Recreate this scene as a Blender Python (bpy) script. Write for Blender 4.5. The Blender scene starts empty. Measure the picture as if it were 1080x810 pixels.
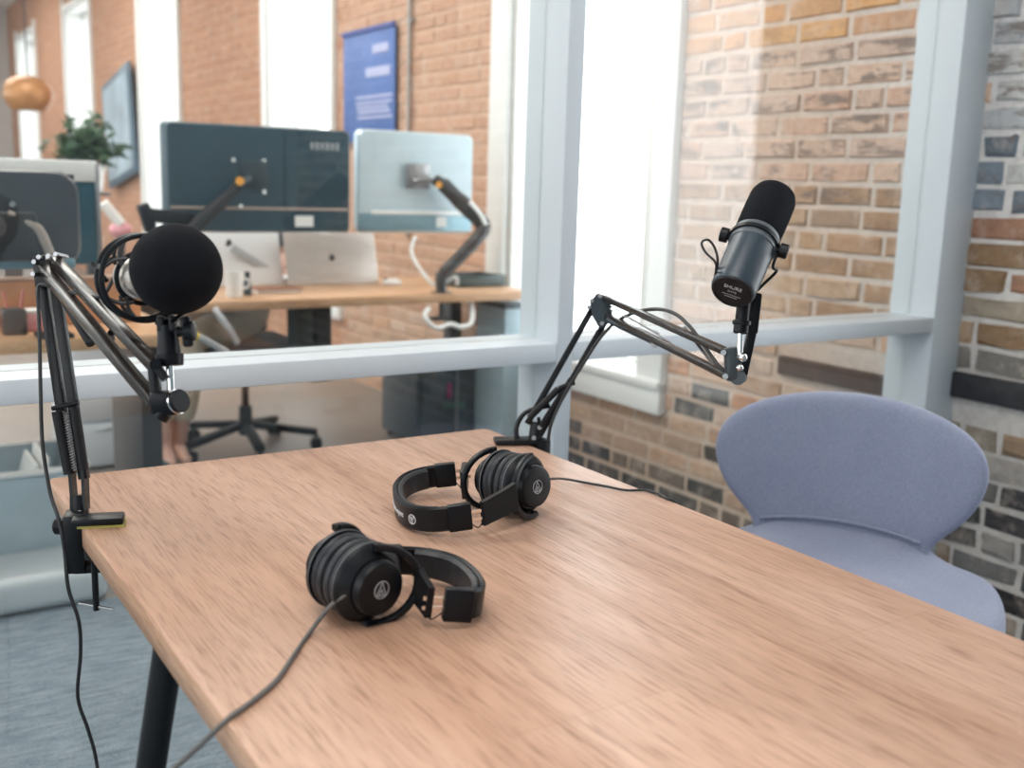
import bpy, bmesh, math, random
from mathutils import Vector, Matrix, Quaternion, noise as mnoise
random.seed(7)
scene = bpy.context.scene
COL = scene.collection

# ------------------------------------------------------------------ camera
CAM = Vector((0, 0, 1.19))
YAW, PITCH, ROLL, FPX = 0.577085, 0.185953, 0.0302041, 1120.0
_cy, _sy = math.cos(YAW), math.sin(YAW)
FW = Vector((_sy*math.cos(PITCH), _cy*math.cos(PITCH), -math.sin(PITCH)))
_r = Vector((_cy, -_sy, 0)); _u = _r.cross(FW)
RT = _r*math.cos(ROLL) + _u*math.sin(ROLL)
UP = _u*math.cos(ROLL) - _r*math.sin(ROLL)
cam = bpy.data.cameras.new('camera'); camo = bpy.data.objects.new('camera', cam); COL.objects.link(camo)
camo.matrix_world = Matrix((( RT.x, UP.x, -FW.x, CAM.x), (RT.y, UP.y, -FW.y, CAM.y), (RT.z, UP.z, -FW.z, CAM.z), (0,0,0,1)))
cam.sensor_width = 36; cam.lens = FPX*36/1080; cam.clip_start = .02; cam.clip_end = 200
cam.dof.use_dof = True; cam.dof.focus_distance = 1.42; cam.dof.aperture_fstop = 4.0
scene.camera = camo
def ray(x, y): return RT*((x-540)/FPX) - UP*((y-405)/FPX) + FW
def D(x, y, d): return CAM + ray(x, y)*d
def Z(x, y, z):
    r = ray(x, y); return CAM + r*((z-CAM.z)/r.z)
def PX(x, y, v):
    r = ray(x, y); return CAM + r*((v-CAM.x)/r.x)
def PY(x, y, v):
    r = ray(x, y); return CAM + r*((v-CAM.y)/r.y)

# ------------------------------------------------------------------ materials
def srgb(r, g, b):
    f = lambda c: (c/255)/12.92 if c/255 <= .04045 else (((c/255)+.055)/1.055)**2.4
    return (f(r), f(g), f(b))
MATS = {}
def mat(name, col, rough=.5, metal=0., var=.06, scale=40., bump=0., spec=.5, sheen=0., emit=None, coat=0.):
    if name in MATS: return MATS[name]
    m = bpy.data.materials.new(name); m.use_nodes = True
    nt = m.node_tree; b = nt.nodes['Principled BSDF']
    b.inputs['Roughness'].default_value = rough; b.inputs['Metallic'].default_value = metal
    b.inputs['Specular IOR Level'].default_value = spec
    b.inputs['Sheen Weight'].default_value = sheen; b.inputs['Coat Weight'].default_value = coat
    tc = nt.nodes.new('ShaderNodeTexCoord'); n = nt.nodes.new('ShaderNodeTexNoise')
    n.inputs['Scale'].default_value = scale; n.inputs['Detail'].default_value = 4
    nt.links.new(tc.outputs['Object'], n.inputs['Vector'])
    r = nt.nodes.new('ShaderNodeValToRGB')
    r.color_ramp.elements[0].position = .3; r.color_ramp.elements[1].position = .7
    r.color_ramp.elements[0].color = tuple(max(0, c*(1-var)) for c in col)+(1,)
    r.color_ramp.elements[1].color = tuple(min(1, c*(1+var)) for c in col)+(1,)
    nt.links.new(n.outputs['Fac'], r.inputs['Fac']); nt.links.new(r.outputs['Color'], b.inputs['Base Color'])
    if bump:
        bp = nt.nodes.new('ShaderNodeBump'); bp.inputs['Strength'].default_value = bump; bp.inputs['Distance'].default_value = .002
        nt.links.new(n.outputs['Fac'], bp.inputs['Height']); nt.links.new(bp.outputs['Normal'], b.inputs['Normal'])
    if emit:
        b.inputs['Emission Color'].default_value = tuple(col)+(1,); b.inputs['Emission Strength'].default_value = emit
    MATS[name] = m; return m

BLACK = mat('black_plastic', (.006,.0075,.010), .38, var=.1, spec=.22)
BLACKM = mat('black_steel', (.007,.008,.010), .38, .0, var=.1, spec=.3)
MATTE = mat('matte_black', (.008,.008,.010), .6, var=.1, spec=.3)
FOAM = mat('black_foam', (.005,.006,.009), .95, var=.5, scale=900, bump=.8, spec=.2)
LEATHER = mat('black_leatherette', (.021,.023,.028), .46, var=.25, scale=120, bump=.25, spec=.4)
CHROME = mat('chrome', (.75,.75,.74), .18, 1., var=.03)
STEEL = mat('brushed_steel', (.36,.36,.37), .4, 1., var=.08)
GOLDCH = mat('polished_slider_steel', (.8,.76,.7), .22, 1., var=.03)
CORDM = mat('cord_rubber', (.02,.02,.022), .5)
CORDG = mat('grey_cord_rubber', (.10,.095,.09), .5)
WHITE = mat('white_paint', (.59,.64,.68), .45, var=.015, scale=6)
TRIMW = mat('window_trim_paint', (.78,.78,.76), .5, var=.02, scale=5)
WALLW = mat('white_plaster', (.78,.77,.74), .85, var=.02, scale=3, bump=.1)
ENDW = mat('pale_grey_plaster', (.55,.52,.50), .85, var=.03, scale=3)
CEIL = mat('ceiling_paint', (.82,.82,.80), .9, var=.01, scale=3)
LOGO = mat('pale_print', (.62,.64,.68), .5, var=.02)
PRINTG = mat('grey_print', (.35,.36,.38), .5, var=.02)
SM7 = mat('dark_grey_enamel', (.026,.042,.058), .36, var=.06, scale=200)
SILVER = mat('silver_body', (.70,.66,.62), .3, .8, var=.04)

def node_mat(name):
    m = bpy.data.materials.new(name); m.use_nodes = True
    return m, m.node_tree, m.node_tree.nodes['Principled BSDF']
def N(nt, t, **kw):
    n = nt.nodes.new(t)
    for k, v in kw.items():
        if k in n.inputs: n.inputs[k].default_value = v
        else: setattr(n, k, v)
    return n
def ramp(nt, stops):
    r = nt.nodes.new('ShaderNodeValToRGB'); e = r.color_ramp.elements
    while len(e) < len(stops): e.new(.5)
    for i, (p, c) in enumerate(stops): e[i].position = p; e[i].color = tuple(c)+(1,)
    return r
def mapped(nt, scale, loc=(0,0,0), rot=(0,0,0)):
    tc = nt.nodes.new('ShaderNodeTexCoord'); mp = nt.nodes.new('ShaderNodeMapping')
    mp.inputs['Scale'].default_value = scale; mp.inputs['Location'].default_value = loc; mp.inputs['Rotation'].default_value = rot
    nt.links.new(tc.outputs['Object'], mp.inputs['Vector']); return mp
def mixc(nt, a, b, fac, mode='MIX'):
    mx = nt.nodes.new('ShaderNodeMix'); mx.data_type = 'RGBA'; mx.blend_type = mode
    for s, v in ((6, a), (7, b)):
        if hasattr(v, 'is_output'): nt.links.new(v, mx.inputs[s])
        else: mx.inputs[s].default_value = tuple(v)+(1,)
    if hasattr(fac, 'is_output'): nt.links.new(fac, mx.inputs[0])
    else: mx.inputs[0].default_value = fac
    return mx.outputs[2]

def wood(name, light, dark, axis='Y', rough=.4, planks=True, fine=1.):
    m, nt, b = node_mat(name)
    st = {'Y': (30*fine, 1.3, 30), 'X': (1.3, 30*fine, 30)}[axis]
    mp = mapped(nt, st)
    n1 = N(nt, 'ShaderNodeTexNoise', Scale=1.0, Detail=6., Roughness=.62, Distortion=.7); nt.links.new(mp.outputs[0], n1.inputs['Vector'])
    st2 = {'Y': (330*fine, 15, 330), 'X': (15, 330*fine, 330)}[axis]
    mp2 = mapped(nt, st2)
    n2 = N(nt, 'ShaderNodeTexNoise', Scale=1.3, Detail=3., Roughness=.5); nt.links.new(mp2.outputs[0], n2.inputs['Vector'])
    mp3 = mapped(nt, (5, 1.5, 5) if axis == 'Y' else (1.5, 5, 5))
    n3 = N(nt, 'ShaderNodeTexNoise', Scale=1., Detail=3.); nt.links.new(mp3.outputs[0], n3.inputs['Vector'])
    mid = tuple((a*.6+c*.4) for a, c in zip(light, dark))
    r1 = ramp(nt, [(.22, dark), (.40, mid), (.62, light)]); nt.links.new(n1.outputs['Fac'], r1.inputs['Fac'])
    r2 = ramp(nt, [(.30, (.44,.36,.29)), (.50, (1,1,1))]); nt.links.new(n2.outputs['Fac'], r2.inputs['Fac'])
    c = mixc(nt, r1.outputs['Color'], r2.outputs['Color'], .75, 'MULTIPLY')
    r3 = ramp(nt, [(.34, (.80,.72,.64)), (.56, (1.0,1.0,1.0))]); nt.links.new(n3.outputs['Fac'], r3.inputs['Fac'])
    c = mixc(nt, c, r3.outputs['Color'], .8, 'MULTIPLY')
    if planks:
        bk = N(nt, 'ShaderNodeTexBrick', Scale=1.0); bk.inputs['Mortar Size'].default_value = .0009; bk.inputs['Mortar Smooth'].default_value = .1
        bk.inputs['Brick Width'].default_value = 3.; bk.inputs['Row Height'].default_value = .187
        bk.inputs['Color1'].default_value = (1,1,1,1); bk.inputs['Color2'].default_value = (.86,.80,.74,1); bk.inputs['Mortar'].default_value = (.75,.68,.6,1)
        mp4 = mapped(nt, (1,1,1), rot=(0,0,math.pi/2)); nt.links.new(mp4.outputs[0], bk.inputs['Vector'])
        c = mixc(nt, c, bk.outputs['Color'], .55, 'MULTIPLY')
    nt.links.new(c, b.inputs['Base Color'])
    b.inputs['Roughness'].default_value = rough; b.inputs['Specular IOR Level'].default_value = .45
    rr = ramp(nt, [(.3, (rough+.12,)*3), (.7, (rough-.05,)*3)]); nt.links.new(n1.outputs['Fac'], rr.inputs['Fac']); nt.links.new(rr.outputs['Color'], b.inputs['Roughness'])
    bp = N(nt, 'ShaderNodeBump', Strength=.18, Distance=.0012); nt.links.new(n2.outputs['Fac'], bp.inputs['Height']); nt.links.new(bp.outputs['Normal'], b.inputs['Normal'])
    MATS[name] = m; return m
TABLEW = wood('oak_table_top', (.63,.405,.30), (.37,.21,.14), 'Y', .36)
TABLEE = wood('oak_table_edge', (.54,.34,.23), (.34,.19,.11), 'Y', .5, planks=False, fine=2.)
DESKW = wood('orange_desk_top', (.68,.43,.26), (.54,.30,.155), 'X', .35, planks=False)

def fabric(name, c1, c2, sc=420):
    m, nt, b = node_mat(name)
    mp = mapped(nt, (1,1,1))
    n = N(nt, 'ShaderNodeTexNoise', Scale=sc, Detail=2.); nt.links.new(mp.outputs[0], n.inputs['Vector'])
    n2 = N(nt, 'ShaderNodeTexNoise', Scale=9., Detail=3.); nt.links.new(mp.outputs[0], n2.inputs['Vector'])
    r = ramp(nt, [(.3, c1), (.7, c2)]); nt.links.new(n.outputs['Fac'], r.inputs['Fac'])
    r2 = ramp(nt, [(.3, (.92,.92,.95)), (.7, (1,1,1))]); nt.links.new(n2.outputs['Fac'], r2.inputs['Fac'])
    nt.links.new(mixc(nt, r.outputs['Color'], r2.outputs['Color'], 1., 'MULTIPLY'), b.inputs['Base Color'])
    b.inputs['Roughness'].default_value = .95; b.inputs['Specular IOR Level'].default_value = .15; b.inputs['Sheen Weight'].default_value = .25
    bp = N(nt, 'ShaderNodeBump', Strength=.35, Distance=.001); nt.links.new(n.outputs['Fac'], bp.inputs['Height']); nt.links.new(bp.outputs['Normal'], b.inputs['Normal'])
    MATS[name] = m; return m
CHAIRF = fabric('lavender_grey_felt', (.20,.225,.31), (.30,.325,.43))
KHAKI = fabric('khaki_cotton', (.60,.54,.42), (.70,.64,.51), 200)
SHIRT = fabric('dark_shirt_cotton', (.07,.08,.10), (.10,.11,.13), 200)
SKIN = mat('skin', (.70,.43,.34), .5, var=.06, scale=30)
HAIR = mat('dark_hair', (.03,.02,.015), .6, var=.3, scale=90)
MESHF = fabric('charcoal_chair_mesh', (.02,.02,.022), (.04,.04,.045), 300)

def carpet(name, c1, c2, c3):
    m, nt, b = node_mat(name)
    mp = mapped(nt, (12, 75, 1)); n = N(nt, 'ShaderNodeTexNoise', Scale=1., Detail=4., Roughness=.6); nt.links.new(mp.outputs[0], n.inputs['Vector'])
    mp2 = mapped(nt, (1, 1, 1)); n2 = N(nt, 'ShaderNodeTexNoise', Scale=330., Detail=2.); nt.links.new(mp2.outputs[0], n2.inputs['Vector'])
    r = ramp(nt, [(.3, c1), (.5, c2), (.72, c3)]); nt.links.new(n.outputs['Fac'], r.inputs['Fac'])
    r2 = ramp(nt, [(.3, (.6,.6,.6)), (.65, (1.1,1.1,1.1))]); nt.links.new(n2.outputs['Fac'], r2.inputs['Fac'])
    nt.links.new(mixc(nt, r.outputs['Color'], r2.outputs['Color'], .8, 'MULTIPLY'), b.inputs['Base Color'])
    b.inputs['Roughness'].default_value = 1.; b.inputs['Specular IOR Level'].default_value = .1
    bp = N(nt, 'ShaderNodeBump', Strength=.6, Distance=.004); nt.links.new(n.outputs['Fac'], bp.inputs['Height']); nt.links.new(bp.outputs['Normal'], b.inputs['Normal'])
    MATS[name] = m; return m
CARPET = carpet('blue_grey_carpet', (.165,.205,.245), (.24,.29,.335), (.33,.385,.43))
OFLOOR = mat('brown_grey_office_floor', (.21,.185,.165), .4, var=.12, scale=3)

def glass_mat(name, tint=(.97,.985,.98)):
    m = bpy.data.materials.new(name); m.use_nodes = True; nt = m.node_tree; nt.nodes.remove(nt.nodes['Principled BSDF'])
    out = nt.nodes['Material Output']
    tr = N(nt, 'ShaderNodeBsdfTransparent'); tr.inputs['Color'].default_value = tint+(1,)
    gl = N(nt, 'ShaderNodeBsdfGlossy'); gl.inputs['Roughness'].default_value = 0.02
    lw = N(nt, 'ShaderNodeLayerWeight', Blend=.5)
    pw = N(nt, 'ShaderNodeMath', operation='POWER'); pw.inputs[1].default_value = 5.
    ma = N(nt, 'ShaderNodeMath', operation='MULTIPLY_ADD'); ma.inputs[1].default_value = .95; ma.inputs[2].default_value = .06
    nt.links.new(lw.outputs['Facing'], pw.inputs[0]); nt.links.new(pw.outputs[0], ma.inputs[0])
    mx = N(nt, 'ShaderNodeMixShader'); nt.links.new(ma.outputs[0], mx.inputs[0]); nt.links.new(tr.outputs[0], mx.inputs[1]); nt.links.new(gl.outputs[0], mx.inputs[2])
    nt.links.new(mx.outputs[0], out.inputs['Surface']); MATS[name] = m; return m
GLASS = glass_mat('partition_glass'); WGLASS = glass_mat('window_glass', (.98,.98,.98))

def brick_mat():
    m, nt, b = node_mat('painted_old_brick')
    at = N(nt, 'ShaderNodeAttribute', attribute_name='brick_colour')
    mp = mapped(nt, (1,1,1))
    n = N(nt, 'ShaderNodeTexNoise', Scale=38., Detail=6., Roughness=.7); nt.links.new(mp.outputs[0], n.inputs['Vector'])
    n2 = N(nt, 'ShaderNodeTexNoise', Scale=11., Detail=5., Roughness=.65); nt.links.new(mp.outputs[0], n2.inputs['Vector'])
    r = ramp(nt, [(.3, (.62,.58,.56)), (.55, (1,1,1)), (.75, (1.12,1.1,1.06))]); nt.links.new(n.outputs['Fac'], r.inputs['Fac'])
    c = mixc(nt, at.outputs['Color'], r.outputs['Color'], .5, 'MULTIPLY')
    r2 = ramp(nt, [(.52, (0,0,0)), (.68, (1,1,1))]); nt.links.new(n2.outputs['Fac'], r2.inputs['Fac'])
    mm = N(nt, 'ShaderNodeMath', operation='MULTIPLY'); nt.links.new(r2.outputs['Color'], mm.inputs[0]); mm.inputs[1].default_value = .45
    c = mixc(nt, c, (.60,.50,.43), mm.outputs[0])
    mpb = mapped(nt, (1, 4.5, 14.)); n3 = N(nt, 'ShaderNodeTexNoise', Scale=1.6, Detail=5., Roughness=.7); nt.links.new(mpb.outputs[0], n3.inputs['Vector'])
    r3 = ramp(nt, [(.51, (0,0,0)), (.60, (1,1,1))]); nt.links.new(n3.outputs['Fac'], r3.inputs['Fac'])
    m3 = N(nt, 'ShaderNodeMath', operation='MULTIPLY'); nt.links.new(r3.outputs['Color'], m3.inputs[0]); m4 = N(nt, 'ShaderNodeMath', operation='MULTIPLY'); nt.links.new(at.outputs['Alpha'], m4.inputs[0]); m4.inputs[1].default_value = .75; nt.links.new(m4.outputs[0], m3.inputs[1])
    c = mixc(nt, c, (.17,.135,.12), m3.outputs[0])
    nt.links.new(c, b.inputs['Base Color']); b.inputs['Roughness'].default_value = .9; b.inputs['Specular IOR Level'].default_value = .2
    bp = N(nt, 'ShaderNodeBump', Strength=.7, Distance=.008); nt.links.new(n.outputs['Fac'], bp.inputs['Height']); nt.links.new(bp.outputs['Normal'], b.inputs['Normal'])
    return m
BRICK = brick_mat()

# ------------------------------------------------------------------ mesh builder
class MB:
    def __init__(s): s.bm = bmesh.new()
    def _xf(s, verts, M):
        bmesh.ops.transform(s.bm, matrix=M, verts=verts)
    def box(s, c, size, rot=None, bevel=0., seg=2):
        r = bmesh.ops.create_cube(s.bm, size=1.); vs = r['verts']
        for v in vs: v.co = Vector((v.co.x*size[0], v.co.y*size[1], v.co.z*size[2]))
        if bevel:
            es = list({e for v in vs for e in v.link_edges})
            g = bmesh.ops.bevel(s.bm, geom=es, offset=bevel, segments=seg, affect='EDGES', profile=.5)
            vs = list({v for f in g['faces'] for v in f.verts} | {v for v in vs if v.is_valid})
        M = Matrix.Translation(Vector(c)) @ (rot.to_4x4() if rot is not None else Matrix.Identity(4))
        s._xf(vs, M); return s
    def bar(s, p, q, w, h, up=(0,0,1), bevel=.0):
        p, q = Vector(p), Vector(q); d = (q-p); L = d.length; d.normalize()
        x = d.cross(Vector(up));
        if x.length < 1e-4: x = d.cross(Vector((1,0,0)))
        x.normalize(); u = x.cross(d)
        R = Matrix((x, d, u)).transposed()
        return s.box((p+q)/2, (w, L, h), R, bevel)
    def ring(s, c, ax, r, n, x=None):
        ax = Vector(ax).normalized(); x = Vector(x) if x is not None else ax.orthogonal()
        x = (x-ax*x.dot(ax)).normalized(); y = ax.cross(x)
        return [s.bm.verts.new(Vector(c)+x*(r*math.cos(2*math.pi*i/n))+y*(r*math.sin(2*math.pi*i/n))) for i in range(n)]
    def skin(s, rings, cap=True, closed=False):
        prs = list(zip(rings, rings[1:])) + ([(rings[-1], rings[0])] if closed else [])
        for a, b in prs:
            n = len(a)
            for i in range(n):
                try: s.bm.faces.new((a[i], a[(i+1)%n], b[(i+1)%n], b[i]))
                except ValueError: pass
        if cap and not closed:
            s.bm.faces.new(list(reversed(rings[0]))); s.bm.faces.new(rings[-1])
        return s
    def lathe(s, o, ax, prof, n=32):      # prof: (distance along the axis, radius)
        ax = Vector(ax).normalized(); x = ax.orthogonal()
        return s.skin([s.ring(Vector(o)+ax*t, ax, max(r, 1e-4), n, x) for t, r in prof])
    def cyl(s, p, q, r, r2=None, n=20, ch=0.):
        p, q = Vector(p), Vector(q); L = (q-p).length; r2 = r if r2 is None else r2
        ch = min(ch, L*.4)
        pf = [(0, r-ch), (ch, r), (L-ch, r2), (L, r2-ch)] if ch else [(0, r), (L, r2)]
        return s.lathe(p, q-p, pf, n)
    def tube(s, pts, r, n=10, smooth=4, closed=False):
        P = [Vector(p) for p in pts]
        if smooth:
            Q = []; m = len(P); rng = range(m if closed else m-1)
            for i in rng:
                g = (lambda k: P[k % m]) if closed else (lambda k: P[min(max(k, 0), m-1)])
                a, b, c, d = g(i-1), g(i), g(i+1), g(i+2)
                for k in range(smooth):
                    t = k/smooth
                    Q.append(.5*((2*b)+(c-a)*t+(2*a-5*b+4*c-d)*t*t+(3*b-a-3*c+d)*t**3))
            if not closed: Q.append(P[-1])
            P = Q
        rings = []; x = None; m = len(P)
        for i in range(m):
            t = (P[(i+1) % m]-P[i-1]) if closed else (P[min(i+1, m-1)]-P[max(i-1, 0)])
            if t.length < 1e-9: t = Vector((0,0,1))
            t.normalize()
            x = t.orthogonal() if x is None else (x-t*x.dot(t))
            if x.length < 1e-6: x = t.orthogonal()
            x.normalize(); rr = r[i*len(r)//m] if isinstance(r, (list, tuple)) else r
            rings.append(s.ring(P[i], t, rr, n, x))
        if closed:
            # align the last ring to the first
            return s.skin(rings, closed=True)
        return s.skin(rings)
    def torus(s, c, ax, R, r, n=48, k=10):
        ax = Vector(ax).normalized(); x = ax.orthogonal().normalized(); y = ax.cross(x); rings = []
        for i in range(n):
            a = 2*math.pi*i/n; d = x*math.cos(a)+y*math.sin(a)
            rings.append([s.bm.verts.new(Vector(c)+d*(R+r*math.cos(2*math.pi*j/k))+ax*(r*math.sin(2*math.pi*j/k))) for j in range(k)])
        return s.skin(rings, closed=True)
    def sphere(s, c, r, sc=(1,1,1), rot=None, u=32, v=20):
        g = bmesh.ops.create_uvsphere(s.bm, u_segments=u, v_segments=v, radius=r)
        M = Matrix.Translation(Vector(c)) @ (rot.to_4x4() if rot is not None else Matrix.Identity(4)) @ Matrix.Diagonal((*sc, 1))
        s._xf(g['verts'], M); return s
    def prism(s, poly, off):
        a = [s.bm.verts.new(Vector(p)) for p in poly]; b = [s.bm.verts.new(Vector(p)+Vector(off)) for p in poly]
        s.bm.faces.new(list(reversed(a))); s.bm.faces.new(b); n = len(a)
        for i in range(n): s.bm.faces.new((a[i], a[(i+1)%n], b[(i+1)%n], b[i]))
        return s
    def grid(s, f, nu, nv):
        g = [[s.bm.verts.new(Vector(f(i/nu, j/nv))) for j in range(nv+1)] for i in range(nu+1)]
        for i in range(nu):
            for j in range(nv):
                s.bm.faces.new((g[i][j], g[i+1][j], g[i+1][j+1], g[i][j+1]))
        return s
    def build(s, name, m, parent=None, smooth=35, loc=None):
        bmesh.ops.recalc_face_normals(s.bm, faces=s.bm.faces)
        me = bpy.data.meshes.new(name); s.bm.to_mesh(me); s.bm.free()
        o = bpy.data.objects.new(name, me); COL.objects.link(o)
        if m: me.materials.append(m)
        if parent:
            off = WORLD.get(parent.name, Vector((0,0,0)))
            me.transform(Matrix.Translation(-off)); o.parent = parent; WORLD[o.name] = off
        elif loc is not None:
            me.transform(Matrix.Translation(-Vector(loc))); o.location = loc; WORLD[o.name] = Vector(loc)
        for p in me.polygons: p.use_smooth = True
        me.set_sharp_from_angle(angle=math.radians(smooth))
        return o
WORLD = {}      # where each object's own origin stands, so that parts are written in world coordinates
def tag(o, label=None, cat=None, group=None, kind=None):
    if label: o['label'] = label
    if cat: o['category'] = cat
    if group: o['group'] = group
    if kind: o['kind'] = kind
    return o
def thing(name, label, cat, loc=(0,0,0), group=None):
    o = bpy.data.objects.new(name, None); COL.objects.link(o); o.location = loc; o.empty_display_size = .05
    WORLD[o.name] = Vector(loc); return tag(o, label, cat, group)
def subsurf(o, lv=2):
    md = o.modifiers.new('subd', 'SUBSURF'); md.levels = lv; md.render_levels = lv
def text_verts(body, size, depth=.0004, align='CENTER'):
    c = bpy.data.curves.new('t', 'FONT'); c.body = body; c.size = size; c.extrude = depth; c.align_x = align; c.align_y = 'CENTER'; c.resolution_u = 3
    o = bpy.data.objects.new('t', c); COL.objects.link(o); bpy.context.view_layer.update()
    me = bpy.data.meshes.new_from_object(o.evaluated_get(bpy.context.evaluated_depsgraph_get()))
    bpy.data.objects.remove(o); bpy.data.curves.remove(c); return me
def text_obj(name, body, size, fn, m, parent, depth=.0004):
    me = text_verts(body, size, depth); me.name = name
    for v in me.vertices: v.co = fn(v.co)
    me.materials.clear(); me.materials.append(m)
    o = bpy.data.objects.new(name, me); COL.objects.link(o)
    off = WORLD.get(parent.name, Vector()); me.transform(Matrix.Translation(-off)); o.parent = parent; return o
def frame_fn(o, x, y):
    x = Vector(x).normalized(); z = x.cross(Vector(y)).normalized(); y = z.cross(x); o = Vector(o)
    return lambda c: o + x*c.x + y*c.y + z*c.z

# ------------------------------------------------------------------ the setting
XW = 2.634; YP = 1.78; YG = 1.862; YB = 1.925; CEILZ = 3.6
def slab(name, c, size, m, label):
    o = MB().box(c, size).build(name, m, loc=c); return tag(o, label, 'room surface', kind='structure')
slab('floor', (.3, -.25, -.05), (6.6, 6.5, .1), CARPET, 'blue grey ribbed carpet under the wooden table')
slab('floor_office', (-.2, 11, -.05), (7.6, 16, .1), OFLOOR, 'brown grey office floor behind the glass partition')
slab('ceiling', (-.2, 8, CEILZ+.05), (7.6, 23, .1), CEIL, 'white ceiling over both rooms')
wl = MB(); LW = [(-2.4, -.5), (.0, 1.7), (2.1, 4.3), (4.9, 7.1), (7.7, 9.9), (10.5, 12.7), (13.3, 15.5)]  # openings for unseen windows, added to throw daylight onto the brick wall
wl.box((-3.05, 7.8, .4), (.1, 21.8, .8)); wl.box((-3.05, 7.8, 3.3), (.1, 21.8, .6)); _p = -3.1
for a, b in LW + [(18.7, 0)]:
    wl.box((-3.05, (_p+a)/2, 1.9), (.1, a-_p, 2.2)); _p = b
tag(wl.build('wall_left', WALLW, loc=(-3.05, 8, 0)), 'white plaster wall with large added windows opposite the brick wall', 'wall', kind='structure')
for i, (a, b) in enumerate(LW):
    r = thing('window_%d' % (i+11), 'large unseen window added opposite the brick wall to light it', 'window', (-3.05, (a+b)/2, .8)); r['kind'] = 'structure'
    m = MB()
    for y0 in (a+.03, b-.03, (a+b)/2): m.box((-3.05, y0, 1.9), (.07, .06, 2.2))
    m.box((-3.05, (a+b)/2, .83), (.07, b-a, .06)); m.box((-3.05, (a+b)/2, 2.97), (.07, b-a, .06)); m.build('frame', TRIMW, r)
    MB().box((-3.05, (a+b)/2, 1.9), (.008, b-a-.1, 2.1)).build('pane', WGLASS, r)
    L = bpy.data.lights.new('daylight_portal', 'AREA'); L.shape = 'RECTANGLE'; L.size = b-a; L.size_y = 2.2; L.cycles.is_portal = True
    o = bpy.data.objects.new('daylight_portal', L); COL.objects.link(o); o.location = (-3.2, (a+b)/2, 1.9); o.rotation_euler = (0, math.radians(-90), 0)
slab('wall_back', (-.2, -3.05, CEILZ/2), (7.6, .1, CEILZ), mat('blue_grey_wall_paint', (.36,.44,.50), .85, var=.02, scale=3), 'blue grey wall behind the table')
slab('wall_end', (-.2, 18.6, CEILZ/2), (7.6, .1, CEILZ), ENDW, 'pale grey wall at the far end of the office')

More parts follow.
